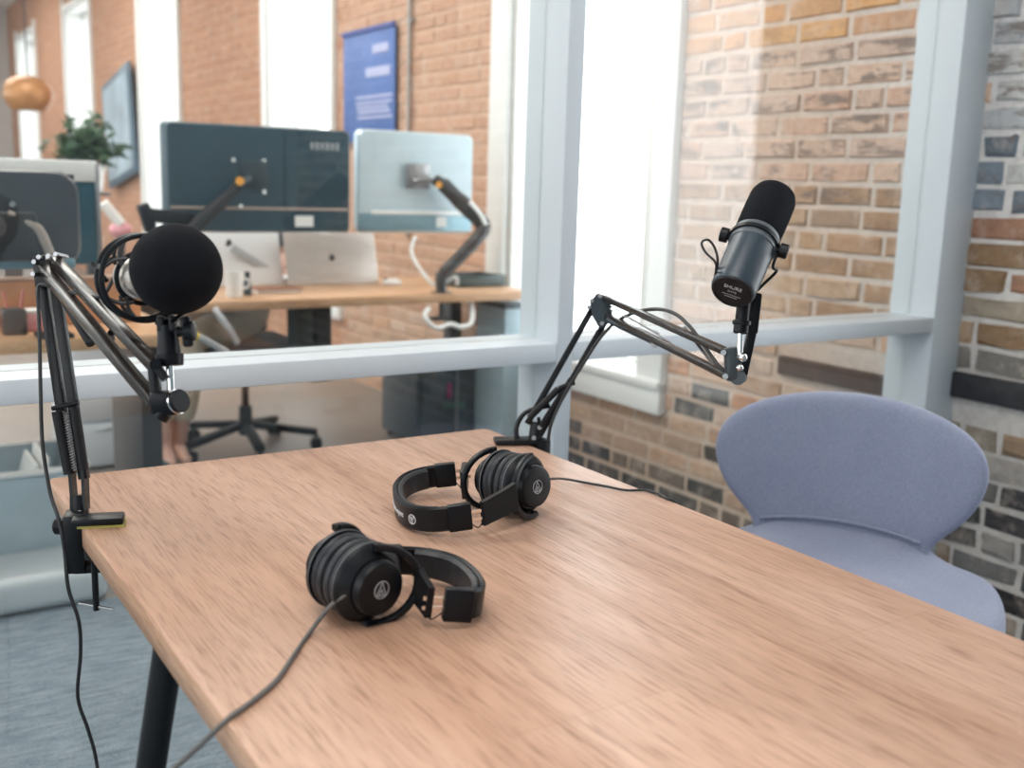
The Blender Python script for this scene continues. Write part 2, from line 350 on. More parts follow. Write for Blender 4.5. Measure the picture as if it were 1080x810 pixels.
WIN = [(-1.05+1.2, 1.12), (3.128, 4.118), (6.10, 7.21), (9.31, 10.55), (12.66, 14.06), (16.13, 17.65)]
WIN[0] = (.14, 1.14)
SILL, HEAD = .455, 3.05
def brick_wall():
    bm = bmesh.new(); lay = bm.loops.layers.float_color.new('brick_colour')
    x0 = XW+.006
    def face(vs, c, al=0.):
        f = bm.faces.new(vs)
        for l in f.loops: l[lay] = (*c, al)
    def solid(ya, yb, za, zb):
        n = max(1, int((yb-ya)/.5))
        for k in range(n):
            a, b = ya+(yb-ya)*k/n, ya+(yb-ya)*(k+1)/n
            P = [bm.verts.new((x, y, z)) for x in (x0, XW+.36) for y in (a, b) for z in (za, zb)]
            zc = (za+zb)/2
            for q in ((0,2,3,1), (4,5,7,6), (0,1,5,4), (2,6,7,3), (1,3,7,5), (0,4,6,2)):
                f = bm.faces.new([P[i] for i in q])
                for l in f.loops:
                    z = l.vert.co.z; c = MORT(l.vert.co.y, z); l[lay] = (*c, .0)
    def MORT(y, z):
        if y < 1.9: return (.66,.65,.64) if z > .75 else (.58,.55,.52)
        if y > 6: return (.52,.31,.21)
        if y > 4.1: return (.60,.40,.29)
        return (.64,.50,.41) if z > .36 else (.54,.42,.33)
    yA, yB = -3., 18.55
    bands = []; prev = yA
    for a, b in WIN:
        bands.append((prev, a)); prev = b
    bands.append((prev, yB))
    for a, b in bands:
        for za, zb in ((0, .75), (.75, 1.6), (1.6, CEILZ)): solid(a, b, za, zb)
    for a, b in WIN: solid(a, b, 0, SILL); solid(a, b, HEAD, CEILZ)
    H = .0715; W = .225; g = .015
    rnd = random.Random(5)
    J = lambda s: rnd.uniform(-s, s)
    def colour(y, z):
        near = y < 1.86
        dk = mnoise.noise(Vector((y*2.6, z*7.0, 3.1)))*.5 + mnoise.noise(Vector((y*6, z*14, 9.)))*.3      # sooty clusters
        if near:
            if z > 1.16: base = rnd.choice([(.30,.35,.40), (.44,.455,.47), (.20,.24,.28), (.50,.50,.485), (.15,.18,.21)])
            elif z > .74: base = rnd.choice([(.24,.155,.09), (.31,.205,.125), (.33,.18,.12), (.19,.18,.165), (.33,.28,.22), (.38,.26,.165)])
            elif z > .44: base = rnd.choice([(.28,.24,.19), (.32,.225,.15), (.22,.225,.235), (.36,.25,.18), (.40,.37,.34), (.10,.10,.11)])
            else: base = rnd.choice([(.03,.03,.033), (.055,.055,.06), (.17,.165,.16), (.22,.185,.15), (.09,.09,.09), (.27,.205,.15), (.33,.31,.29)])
        elif y < 6:
            if z > 1.645: base = rnd.choice([(.64,.34,.16), (.62,.36,.20), (.66,.37,.17), (.60,.34,.20)])
            elif z > 1.20: base = rnd.choice([(.60,.42,.325), (.62,.44,.34), (.58,.42,.34), (.61,.40,.30)])
            elif z > .80: base = rnd.choice([(.45,.29,.19), (.50,.33,.215), (.42,.275,.18), (.53,.37,.26), (.41,.29,.215)])
            elif z > .36: base = rnd.choice([(.56,.35,.235), (.58,.39,.28), (.53,.35,.25), (.60,.44,.345), (.56,.29,.17)])
            else: base = rnd.choice([(.52,.34,.24), (.46,.32,.24), (.56,.39,.28)])
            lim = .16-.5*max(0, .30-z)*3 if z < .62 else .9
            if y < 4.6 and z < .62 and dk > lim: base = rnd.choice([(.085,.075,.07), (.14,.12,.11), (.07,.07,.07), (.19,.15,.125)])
            if y > 4.1 and z > .5: base = rnd.choice([(.58,.36,.25), (.57,.35,.245), (.59,.37,.26), (.55,.335,.235)])
        else: base = rnd.choice([(.50,.275,.175), (.49,.265,.17), (.51,.285,.185), (.47,.255,.165)])
        k = 1+rnd.uniform(-.05, .05)
        return tuple(min(.9, c*k) for c in base)
    def brick(ya, yb, za, zb):
        if yb-ya < .025 or zb-za < .02: return
        c = colour((ya+yb)/2, (za+zb)/2)
        rough = .009 if ya < 1.8 else (.0045 if ya < 2.9 else .0025)
        ch = .006; pr = rnd.uniform(.002, .009) if ya < 2.6 else rnd.uniform(.003, .006)
        back = [bm.verts.new((x0+.001, y+J(rough*.6), z+J(rough*.6))) for y, z in ((ya, za), (yb, za), (yb, zb), (ya, zb))]
        fr = []
        # front outline with extra points so that old bricks are not ruler straight
        pts = [(ya+ch, za+ch), ((ya+yb)/2, za+ch*.8), (yb-ch, za+ch), (yb-ch, zb-ch), ((ya+yb)/2, zb-ch*.8), (ya+ch, zb-ch)]
        for y, z in pts: fr.append(bm.verts.new((x0-pr+J(.002), y+J(rough), z+J(rough))))
        zm = (za+zb)/2; al = (1. if 1.18 < zm < 1.66 else .35) if ya < 4. else .08
        face([fr[0], fr[5], fr[4], fr[1]], c, al); face([fr[1], fr[4], fr[3], fr[2]], c, al)
        e = tuple(v*.92 for v in c)
        face([back[0], fr[0], fr[1], fr[2], back[1]], e); face([back[1], fr[2], fr[3], back[2]], e)
        face([back[2], fr[3], fr[4], fr[5], back[3]], e); face([back[3], fr[5], fr[0], back[0]], e)
    BEAMS = [(1.985, 2.43, .598, .664), (1.30, 1.79, .640, .716)]
    row = 0; z = .012
    while z < CEILZ-.03:
        za, zb = z, z+H-g
        y = 1.2 - .12*(row % 2) + J(.03) if True else 0
        y -= math.ceil((y-yA)/W)*W
        while y < yB:
            w = W*rnd.choice([.5, .92, 1., 1.04, 1.]) if y < 6 else W
            a, b = y+g/2, y+w-g/2
            a = max(a, yA+.01); b = min(b, yB-.01)
            segs = [(a, b)]
            cuts = [(ww[0]-.012, ww[1]+.012) for ww in WIN if zb > SILL-.02 and za < HEAD+.02]
            cuts += [(p[0], p[1]) for p in BEAMS if zb > p[2] and za < p[3]]
            for c0, c1 in cuts:
                ns = []
                for s0, s1 in segs:
                    if c1 <= s0 or c0 >= s1: ns.append((s0, s1)); continue
                    if c0 > s0: ns.append((s0, c0))
                    if c1 < s1: ns.append((c1, s1))
                segs = ns
            for s0, s1 in segs: brick(s0, s1, za, zb)
            y += w
        z += H; row += 1
    me = bpy.data.meshes.new('wall_right'); bmesh.ops.recalc_face_normals(bm, faces=bm.faces); bm.to_mesh(me); bm.free()
    me.materials.append(BRICK)
    o = bpy.data.objects.new('wall_right', me); COL.objects.link(o)
    tag(o, 'old exposed brick wall with thick mortar along both rooms', 'wall', kind='structure')
    dk = mat('dark_timber', (.085,.055,.045), .8, var=.35, scale=30, bump=.5)
    bk = mat('charred_timber', (.02,.02,.024), .7, var=.4, scale=30, bump=.5)
    for i, (p, m, lb) in enumerate(zip(BEAMS, (dk, bk), ('dark brown timber set into the brick wall beyond the glass', 'charred black timber set into the brick wall behind the armchair'))):
        o = MB().box((XW+.012, (p[0]+p[1])/2, (p[2]+p[3])/2), (.05, p[1]-p[0]-.006, p[3]-p[2]-.004), bevel=.006).build('trim_%d' % (i+1), m, loc=(XW, (p[0]+p[1])/2, p[2]))
        tag(o, lb, 'timber', kind='structure')
brick_wall()

names = ['tall window behind the camera side of the glass partition', 'tall white framed window just beyond the glass partition', 'tall window between the screens and the blue poster', 'tall window left of the large black monitor',
         'tall window behind the potted plant', 'farthest tall window behind the copper pendant lamp']
for i, (a, b) in enumerate(WIN):
    r = thing('window_%d' % (i+1), names[i], 'window', (XW, (a+b)/2, SILL)); r['kind'] = 'structure'
    m = MB(); cw = .145 if i < 2 else .055; t = .035
    zc = (SILL+HEAD)/2; hz = HEAD-SILL
    for y0 in (a-cw/2, b+cw/2): m.box((XW-t/2+.004, y0, zc+.05), (t, cw, hz+.16), bevel=.004)
    m.box((XW-t/2+.004, (a+b)/2, HEAD+cw/2), (t, b-a, cw), bevel=.004)
    for y0 in (a+.012, b-.012): m.box((XW+.185, y0, zc), (.36, .024, hz))     # painted reveals
    m.box((XW+.185, (a+b)/2, HEAD-.012), (.36, b-a-.048, .024))
    for y0 in (a+.04, b-.04) if i < 2 else (a+.03, b-.03): m.box((XW+.22, y0, zc), (.05, .034 if i < 2 else .014, hz-.03))  # sash
    m.box((XW+.22, (a+b)/2, HEAD-.05), (.05, b-a-.05, .05)); m.box((XW+.22, (a+b)/2, SILL+.06), (.05, b-a-.05, .05))
    m.build('frame', TRIMW, r)
    s = MB().box((XW-.012, (a+b)/2, SILL+.006), (.066, b-a+.29, .03), bevel=.006); s.box((XW+.19, (a+b)/2, SILL+.006), (.35, b-a-.002, .03))
    s.box((XW-.012, (a+b)/2, SILL-.058), (.04, b-a+.29, .098), bevel=.004); s.build('sill', TRIMW, r)
    MB().box((XW+.22, (a+b)/2, zc), (.008, b-a-.12, hz-.12)).build('pane', WGLASS, r)
    if 1:
        L = bpy.data.lights.new('daylight_portal', 'AREA'); L.shape = 'RECTANGLE'; L.size = b-a; L.size_y = hz; L.cycles.is_portal = True
        o = bpy.data.objects.new('daylight_portal', L); COL.objects.link(o); o.location = (XW+.40, (a+b)/2, zc); o.rotation_euler = (0, math.radians(90), 0)

# glass partition: posts, one rail, panes
part = thing('wall_front', 'white painted timber and glass partition between the room and the office', 'partition', (0, YP, 0)); part['kind'] = 'structure'
def post(x0, x1, name='post'):
    m = MB().box(((x0+x1)/2, (YP+YB)/2, CEILZ/2), (x1-x0, YB-YP, CEILZ), bevel=.003)
    return m.build(name, WHITE, part)
post(1.268, 1.309); post(2.516, XW+.012); post(-.80, -.759); post(-2.99, -2.95)
for x0, x1 in ((-2.95, -.80), (-.759, 1.268), (1.309, 2.516)):
    MB().box(((x0+x1)/2, (YP+YB)/2, .848), (x1-x0, YB-YP, .041), bevel=.003).build('rail', WHITE, part)
    MB().box(((x0+x1)/2, YG, (.8685+CEILZ)/2), (x1-x0, .008, CEILZ-.8685)).build('glass_pane', GLASS, part)
    MB().box(((x0+x1)/2, YG, .414), (x1-x0, .008, .827)).build('glass_pane', GLASS, part)

# ------------------------------------------------------------------ table
tb = thing('meeting_table', 'light oak meeting table on round black legs', 'table', (.622, .66, 0))
X0, X1, Y0, Y1 = .249, .996, -.35, 1.611; TZ = .75; TH = .030
def rrect(x0, x1, y0, y1, r, n=6):
    P = []
    for cx, cy, a0 in ((x1-r, y1-r, 0), (x0+r, y1-r, 90), (x0+r, y0+r, 180), (x1-r, y0+r, 270)):
        for k in range(n+1):
            a = math.radians(a0+90*k/n); P.append((cx+r*math.cos(a), cy+r*math.sin(a)))
    return P
m = MB(); pr = rrect(X0, X1, Y0, Y1, .012); pi = rrect(X0+.0015, X1-.0015, Y0+.0015, Y1-.0015, .011)
m.skin([[m.bm.verts.new((x, y, z)) for x, y in pp] for z, pp in ((TZ-TH, pi), (TZ-TH+.0015, pr), (TZ-.0015, pr), (TZ, pi))])
top = m.build('table_top', TABLEW, tb, smooth=50); top.data.materials.append(TABLEE)
for p in top.data.polygons:
    if abs(p.normal.z) < .5: p.material_index = 1
for (tx, ty), (fx, fy) in (((.250, 1.02), (.150, 1.06)), ((.995, 1.02), (1.095, 1.06)), ((.250, -.2), (.150, -.24)), ((.995, -.2), (1.095, -.24))):
    MB().cyl((tx+(.012 if tx < .5 else -.012), ty, TZ-TH), (fx, fy, 0), .0155, .0125, 24).build('leg', BLACKM, tb)
MB().box((.622, .4, TZ-TH-.012), (.55, 1.1, .024), bevel=.003).build('underframe', BLACKM, tb)

# ------------------------------------------------------------------ headphones
HR = .0418
def headphones(label, loc, rz, tilt, group, A, B, XES, cup_yaw, s_off):
    """A: apex of the band, B: half its width, XE: where the padded ends stop, cup_yaw: swivel of both cups"""
    t = thing('headphones', label, 'headphones', (0,0,0), group)
    CAPL = .030; XBS = {1: XES[0]+CAPL*.55, -1: XES[1]+CAPL*.55}
    def path(n=40, off=0.):
        P = []
        for i in range(n+1):
            a = math.pi/2 - math.pi*i/n
            ca, sa = math.cos(a), math.sin(a)
            XB = XBS[1 if sa >= 0 else -1]; k_ = abs(sa)
            XB = XB*k_+.5*(XBS[1]+XBS[-1])*(1-k_)
            x = XB+(A+off-XB)*max(0, ca)**.72; y = (B+off)*abs(sa)**.85*(1 if sa >= 0 else -1)
            P.append(Vector((x, y, 0)))
        return P
    def strip(off0, off1, z0, z1, i0=0, i1=40, rnd=.004):
        Pi, Po = path(off=off0), path(off=off1); m = MB(); R = []
        for i in range(i0, i1+1):
            a, b = Pi[i].copy(), Po[i].copy(); d = (b-a).normalized(); e = (b-a).length
            k = min(rnd, e*.45)
            sec = [(a, z0+k), (a+d*k, z0), (b-d*k, z0), (b, z0+k), (b, z1-k), (b-d*k, z1), (a+d*k, z1), (a, z1-k)]
            R.append([m.bm.verts.new((p.x, p.y, z)) for p, z in sec])
        m.skin(R); return m
    zc = HR
    bw = .0165; zb = zc-.007
    strip(0, .006, zb-bw, zb+bw).build('headband', BLACK, t)
    strip(-.008, .0005, zb-bw+.0015, zb+bw-.0015, 3, 37, .0035).build('headband_pad', LEATHER, t)
    Rc = Matrix.Rotation(cup_yaw, 4, 'Z')
    cf = lambda v: Rc @ Vector(v)
    for s in (1, -1):
        bend = .16 if XES[1] > .075 else .05; XB = XBS[s]      # the padded ends lean in towards the cups
        Re = Matrix.Rotation(s*bend, 3, 'Z'); hinge = Vector((XB, s*(B+.003), zb))
        ef = lambda x, y, z: hinge + Re @ Vector((x, y, z))
        MB().box(ef(-CAPL*.12, 0, 0), (CAPL, .0125, .0345), Re, bevel=.002).build('end_cap', BLACK, t)
        xs = -CAPL*.62
        mm = MB()
        for dz in (-.006, .004): mm.box(ef(xs-.008, -s*.002, dz), (.026, .0016, .0042), Re)
        mm.build('slider', GOLDCH, t)
        MB().tube([ef(xs+.003, -s*.003, -.008), ef(xs-.004, -s*.010, -.018), ef(xs-.010, -s*.009, -.020), ef(xs-.016, -s*.003, -.008)], .0008, 6).build('wire', CORDM, t)
        # yoke: block next to the slider, fork round the cup
        yk = MB(); ys = .0475
        p0 = ef(xs-.014, 0, 0); p1 = cf((.0455, s*(ys+.001), zc)); o_ = Vector((0, 0, 1)).cross((p1-p0)).normalized()*.0035
        yk.skin([[yk.bm.verts.new(p+o_*u+Vector((0, 0, h*v))) for u, v in ((-1,-1), (1,-1), (1,1), (-1,1))] for p, h in ((p0, .0158), (p0.lerp(p1, .5), .0165), (p0.lerp(p1, .8), .0175), (p1, .019))])
        R = []; q = .0046
        for k in range(-8, 9):
            a = math.radians(k*12.2)
            p = Vector((.0465*math.cos(a), s*(ys-.012*(1-math.cos(a))), zc+.0408*math.sin(a)))
            d = Vector((p.x, 0, p.z-zc)).normalized()
            R.append([yk.bm.verts.new(cf(p+d*u*q*.8+Vector((0, s*v*q*.9, 0)))) for u, v in ((-1,-.6), (-.6,-1), (.6,-1), (1,-.6), (1,.6), (.6,1), (-.6,1), (-1,.6))])
        yk.skin(R); yk.build('yoke', BLACK, t)
        # ear cup: pad, cup rim, outer shell, emblem
        c = Vector((0, 0, zc)); ax = cf((0, s, 0))
        pf = [(.001, HR*.62), (.001, HR*.86), (.003, HR*.945), (.0065, HR*.97), (.0095, HR*.945), (.0112, HR*.885), (.0128, HR*.94), (.0155, HR*.965), (.0185, HR*.94), (.0200, HR*.87)]
        MB().lathe(c, ax, pf, 48).build('ear_pad', LEATHER, t)
        MB().lathe(c, ax, [(.0195, HR*.86), (.020, HR*.985), (.0222, HR*1.0), (.0250, HR*.985), (.0265, HR*.95), (.0345, HR*.80), (.0365, HR*.74)], 48).build('cup_housing', BLACK, t)
        MB().torus(c+ax*.0212, ax, HR*.985, .0011, 56, 6).build('rim_ring', mat('grey_piping', (.085,.088,.095), .45), t)
        sh = MB().lathe(c, ax, [(.032, HR*.70), (.043, HR*.68), (.0460, HR*.645), (.0468, HR*.58), (.0464, HR*.30), (.0463, .001)], 48).build('cup_shell', BLACK, t, smooth=30)
        X = cf((1 if s < 0 else -1, 0, 0)); Yv = Vector((0, 0, 1)); o0 = c+ax*.0470
        em = MB().torus(o0, ax, .0088, .0006, 32, 6)
        for p, q_ in (((-.0060,-.0060), (0,.0076)), ((.0060,-.0060), (0,.0076)), ((-.0026,-.0058), (0,.0008)), ((.0026,-.0058), (0,.0008)), ((-.0060,-.0060), (.0060,-.0060))):
            em.bar(o0+X*p[0]+Yv*p[1], o0+X*q_[0]+Yv*q_[1], .0010, .0008, up=ax)
        em.build('emblem', PRINTG, sh)
        for k in (1, -1):
            MB().cyl(c+cf((0, s*.034, k*.036)), c+cf((0, s*.034, k*.0445)), .0032, n=12).build('pivot', BLACK, t)
    # wordmark on the outside of the band, running upside down from the emblem towards the apex
    Po = path(160, .0064)
    L = [0.]
    for i in range(1, len(Po)): L.append(L[-1]+(Po[i]-Po[i-1]).length)
    def wrap(s0):
        def f(cv):
            s_ = min(max(s0+cv.x, 0), L[-1]-1e-5)
            i = max(j for j in range(len(L)-1) if L[j] <= s_); k = (s_-L[i])/(L[i+1]-L[i]); p = Po[i].lerp(Po[i+1], k)
            tt = (Po[i+1]-Po[i]).normalized(); nn = Vector((-tt.y, tt.x, 0))
            return Vector((p.x, p.y, zb-.001-cv.y)) + nn*cv.z
        return f
    s_logo = L[-1]/2-s_off
    text_obj('wordmark', 'audio-technica', .0115, lambda cv, g=wrap(s_logo+.054): g(cv), LOGO, t)
    lm = MB(); g = wrap(s_logo)
    ringp = [g(Vector((.0062*math.cos(a), .0062*math.sin(a), .0003))) for a in [2*math.pi*i/24 for i in range(24)]]
    lm.tube(ringp, .0006, 6, 0, closed=True)
    for p, q_ in (((-.0042,-.0042), (0,.0053)), ((.0042,-.0042), (0,.0053)), ((-.0018,-.004), (0,.0006)), ((.0018,-.004), (0,.0006))):
        lm.tube([g(Vector((*p, .0003))), g(Vector((*q_, .0003)))], .0005, 5, 0)
    lm.build('band_emblem', LOGO, t)
    t.location = loc; t.rotation_euler = (0, tilt, rz)
    return t
hp1 = headphones('black headphones nearest the table front, cups turned left and cord running to lower left', (.427, .951, TZ+.0005), math.radians(-10), math.radians(7.0), 'studio headphones on the table', .129, .064, (.045, .079), math.radians(22), .07)
hp2 = headphones('black headphones beside the right microphone clamp, headband turned left showing pale wordmark', (.769, 1.165, TZ+.0005), math.radians(156), math.radians(6.5), 'studio headphones on the table', .156, .096, (.070, .070), math.radians(38), .085)

# cords of the headphones
def on_table(pts, z=TZ+.0025): return [Z(x, y, z) for x, y in pts]
hpM = Matrix.LocRotScale(hp1.location, hp1.rotation_euler, None) @ Matrix.Rotation(math.radians(22), 4, 'Z')
c1 = [hpM @ Vector((-.020, -.030, HR-.004)), 0, 0]
d0_ = (c1[0]-CAM).dot(FW); c1[1] = D(365, 627, d0_-.010); c1[2] = D(347, 641, d0_-.004); c1 += on_table([(326, 668), (308, 694), (292, 717), (272, 735), (256, 747), (243, 756)])
de_ = (c1[-1]-CAM).dot(FW); c1 += [D(231, 767, de_-.006), D(213, 784, de_-.008), D(192, 803, de_-.012), D(165, 828, de_-.02), D(135, 866, de_-.03), D(115, 930, de_-.04), D(110, 1020, de_-.05)]
e = c1[-1]; c1 += [Vector((e.x-.02, e.y-.02, .25)), Vector((e.x-.05, e.y-.06, .006)), Vector((e.x-.25, e.y-.12, .004))]
o = MB().tube(c1, .0024, 10, 5).build('headphone_cable', CORDG, loc=c1[5]); tag(o, 'grey cord of the nearest headphones crossing the table edge', 'cord')
c2 = [Z(573, 506, .790), Z(582, 505, .782), Z(594, 505, .762)] + on_table([(612, 508), (640, 513), (660, 517), (680, 517), (695, 521), (703, 526)])
e = c2[-1]; c2 += [e+Vector((.012, -.006, -.006)), e+Vector((.022, -.010, -.04)), e+Vector((.024, -.012, -.2)), e+Vector((.03, -.02, -.5)), e+Vector((.05, -.1, -.747))]
o = MB().tube(c2, .0018, 10, 5).build('headphone_cable', CORDM, loc=c2[5]); tag(o, 'thin black cord of the far headphones running to the right table edge', 'cord')

# ------------------------------------------------------------------ left microphone arm
def spring(p, q, r, wire, turns):
    p, q = Vector(p), Vector(q); ax = (q-p); L = ax.length; ax.normalize(); x = ax.orthogonal().normalized(); y = ax.cross(x)
    n = turns*8
    return MB().tube([p+ax*(L*i/n)+x*(r*math.cos(2*math.pi*i/8))+y*(r*math.sin(2*math.pi*i/8)) for i in range(n+1)], wire, 5, 0)
def bars(m, pairs, w=.008, depth_ax=FW):
    for p, q in pairs: m.bar(p, q, w, w, up=depth_ax, bevel=.0008)
    return m
la = thing('boom_stand', 'black boom arm clamped to the left table edge', 'microphone arm', (.24, 1.39, TZ))
dc = 1.37
# clamp: top plate, C body, lower jaw, screw with T bar, side knob
m = MB()
pc = Z(103, 545, TZ+.006)
m.box((.268, 1.362, TZ+.0075), (.062, .030, .010), Matrix.Rotation(math.radians(-18), 3, 'Z'), bevel=.003)
cb_ = D(80, 577, 1.362); ccx, ccy = cb_.x, cb_.y
m.box((ccx, ccy, TZ-.026), (.024, .034, .078), Matrix.Rotation(math.radians(-18), 3, 'Z'), bevel=.004)
m.box((ccx+.026, ccy-.004, TZ-.062), (.062, .030, .012), Matrix.Rotation(math.radians(-18), 3, 'Z'), bevel=.004)
m.build('clamp', BLACKM, la)
MB().box((.272, 1.362, TZ+.0015), (.056, .029, .003), Matrix.Rotation(math.radians(-18), 3, 'Z')).build('clamp_pad', mat('yellow_green_pad', (.45,.42,.10), .6), la)
sw = D(100.5, 618, 1.345)
m = MB().cyl((sw.x, sw.y, TZ-.034), (sw.x, sw.y, TZ-.108), .004, n=12); m.cyl((sw.x, sw.y, TZ-.031), (sw.x, sw.y, TZ-.038), .011, n=16); m.build('clamp_screw', BLACKM, la)
MB().cyl(Vector((sw.x, sw.y, TZ-.103))-RT*.022+UP*.004, Vector((sw.x, sw.y, TZ-.103))+RT*.022-UP*.004, .0021, n=8).build('screw_handle', CHROME, la)
kp = D(58, 555, 1.38); m = MB().cyl(kp, kp+RT*.018, .011, .011, 18, .002); m.cyl(kp+RT*.01, D(74, 553, 1.38), .004, n=10); m.build('side_knob', BLACK, la)
# socket and bracket
m = MB().cyl(D(84, 545, dc), D(83, 522, dc), .012, .011, 18); m.bar(D(79, 537, dc), D(75, 488, dc), .016, .004, up=RT); m.bar(D(91, 537, dc), D(89, 488, dc), .016, .004, up=RT)
m.build('base_bracket', BLACKM, la)
m = MB()
for a in (D(84, 541, dc-.012),): m.cyl(a, a+FW*.024, .0035, n=10)
m.build('bolt', STEEL, la)
LB = ((D(75, 500, dc), D(44, 290, dc)), (D(89, 505, dc), D(56, 284, dc)))
bars(MB(), LB, .0115).build('lower_arm', BLACKM, la)
m = MB()
for x0, y0, x1, y1 in ((58, 434, 70, 498), (76, 432, 86, 498)):
    pass
MB().cyl(D(60, 434, dc-.012), D(73, 500, dc-.012), .0068, n=12).cyl(D(78, 431, dc-.012), D(88, 496, dc-.012), .0062, n=12).build('spring_sleeve', MATTE, la)
spring(D(69, 434, dc-.016), D(79, 496, dc-.016), .0035, .0007, 22).build('spring', STEEL, la)
MB().cyl(D(55, 431, dc-.012), D(83, 424, dc-.012), .0032, n=10).build('spring_crossbar', BLACK, la)
# elbow
m = MB().bar(D(44, 303, dc-.012), D(41, 270, dc-.012), .016, .004, up=FW, bevel=.001); m.bar(D(56, 300, dc+.012), D(50, 268, dc+.012), .018, .004, up=FW, bevel=.001); m.build('elbow_plate', BLACKM, la)
for x, y in ((37, 276), (42, 271), (52, 270), (60, 268), (36, 289)):
    a = D(x, y, dc-.02); MB().cyl(a-RT*.002, a+FW*.03, .0032, n=6).build('bolt', STEEL, la)
de = 1.17
UB = ((D(45, 283, dc-.01), D(163, 424, de)), (D(59, 276, dc-.01), D(166, 388, de)))
UPM = mat('satin_black_tube', (.020,.016,.0145), .24, .0, var=.1, spec=.7)
bars(MB(), UB, .0135, (0,0,1)).build('upper_arm', UPM, la)
MB().cyl(D(57, 298, dc-.012), D(96, 362, dc-.07), .0062, n=12).build('spring_sleeve', MATTE, la)
spring(D(63, 296, dc-.012), D(104, 356, dc-.07), .0042, .0008, 26).build('spring', STEEL, la)
MB().cyl(D(91, 362, dc-.075), D(106, 357, dc-.075), .003, n=8).cyl(D(117, 351, dc-.1), D(118, 357, dc-.06), .004, n=10).build('spring_crossbar', BLACK, la)
# head joint
m = MB().bar(D(162, 386, de), D(166, 436, de), .010, .016, up=FW, bevel=.002); m.box(D(174, 425, de-.012), (.030, .020, .026), Quaternion(Vector((0,0,1)), -YAW).to_matrix(), bevel=.005)
m.cyl(D(168, 440, de-.01), D(173, 434, de-.01), .010, n=16); m.build('head_joint', BLACK, la)
m = MB().cyl(D(164, 385, de-.022), D(175, 400, de-.022), .0048, n=12); m.cyl(D(164, 384, de-.028), D(164, 384, de-.006), .0062, n=12); m.build('thumb_screw', BLACK, la)
MB().cyl(D(186, 424, de-.012), D(187.5, 423.5, de-.013), .0135, n=24).build('swivel_washer', CHROME, la); MB().cyl(D(187.5, 423.5, de-.013), D(191, 422.5, de-.016), .0130, n=24, ch=.001).build('swivel_cap', BLACK, la)
MB().cyl(D(181, 420, de), D(179, 378, de), .0046, n=16).build('mounting_rod', CHROME, la)

# ------------------------------------------------------------------ left microphone
dm = 1.145
mc = thing('studio_microphone', 'microphone with a round black foam ball in a shock mount on the left arm', 'microphone', D(181, 372, de))
m = MB().lathe(D(179.5, 386, de), D(176, 342, de)-D(179.5, 386, de), [(0, .0135), (.001, .0145), (.013, .0155), (.0135, .0130), (.030, .0115), (.0445, .0105), (.046, .009)], 24)
m.bar(D(172, 350, de), D(172, 335, de), .008, .02, up=FW, bevel=.001); m.bar(D(184, 350, de), D(183, 333, de), .006, .02, up=FW, bevel=.001)
m.build('swivel_mount', BLACK, mc)
m = MB().lathe(D(187, 350, de-.012), RT*.98+UP*.05, [(0, .006), (.006, .006), (.008, .0055), (.009, .011), (.018, .011), (.019, .009)], 18)
m.bar(D(195, 334, de-.012), D(199, 366, de-.012), .011, .009, up=FW, bevel=.003); m.build('thumb_knob', BLACK, mc)
ballc = D(186, 284, dm)
axm = (-FW*.80+RT*.52-UP*.12).normalized()      # the microphone looks towards the viewer's right
rc = D(151, 293, dm+.055)
for k, off in enumerate((-.011, .011)):
    MB().torus(rc+axm*off, axm, .0475, .0032, 56, 8).build('shock_ring', BLACK, mc)
m = MB(); xx = axm.orthogonal().normalized(); yy = axm.cross(xx)
P = lambda a, r, o: rc+axm*o+(xx*math.cos(a)+yy*math.sin(a))*r
for k in range(4):
    a = k*math.pi/2+.5
    MB().bar(P(a, .0475, -.014), P(a, .0475, .014), .006, .0035, up=(P(a, 1, 0)-rc), bevel=.001).build('ring_bridge', BLACK, mc)
for k in range(8):
    a = k*math.pi/4+.5; b_ = a+(.55 if k % 2 else -.55)
    for q_ in (1, -1): MB().tube([P(a, .046, .011*q_), P((a+b_)/2, .039, .014*q_), P(b_, .030, .016*q_)], .0023, 6, 3).build('elastic_cord', CORDM, mc)
MB().torus(rc, axm, .029, .0028, 40, 8).build('inner_ring', BLACK, mc)
MB().lathe(rc-axm*.062, axm, [(0, .008), (.002, .019), (.012, .0225), (.045, .0235), (.0455, .0245), (.075, .0245), (.10, .0245), (.13, .02)], 32).build('microphone_body', SILVER, mc)
MB().lathe(rc-axm*.020, axm, [(0, .0240), (.0005, .0256), (.007, .0256), (.0075, .0240)], 32).build('body_band', STEEL, mc)
m = MB().bar(P(0, .046, 0)*0+D(168, 338, dm+.045), D(179, 342, de), .012, .010, up=FW, bevel=.002); m.bar(D(181, 341, de-.01), D(198, 326, dm+.03), .004, .006, up=FW); m.build('mount_foot', BLACK, mc)
MB().bar(D(97, 277, dm+.06), D(113, 297, dm+.055), .005, .005, up=FW, bevel=.001).build('ring_lug', BLACK, mc)
fm = MB().sphere(ballc, .0487, (1,1,1), None, 64, 40)
for v in fm.bm.verts:
    d = (v.co-ballc); v.co = ballc + d*(1+.006*mnoise.noise(v.co*60))
fm.build('foam_windscreen', FOAM, mc)
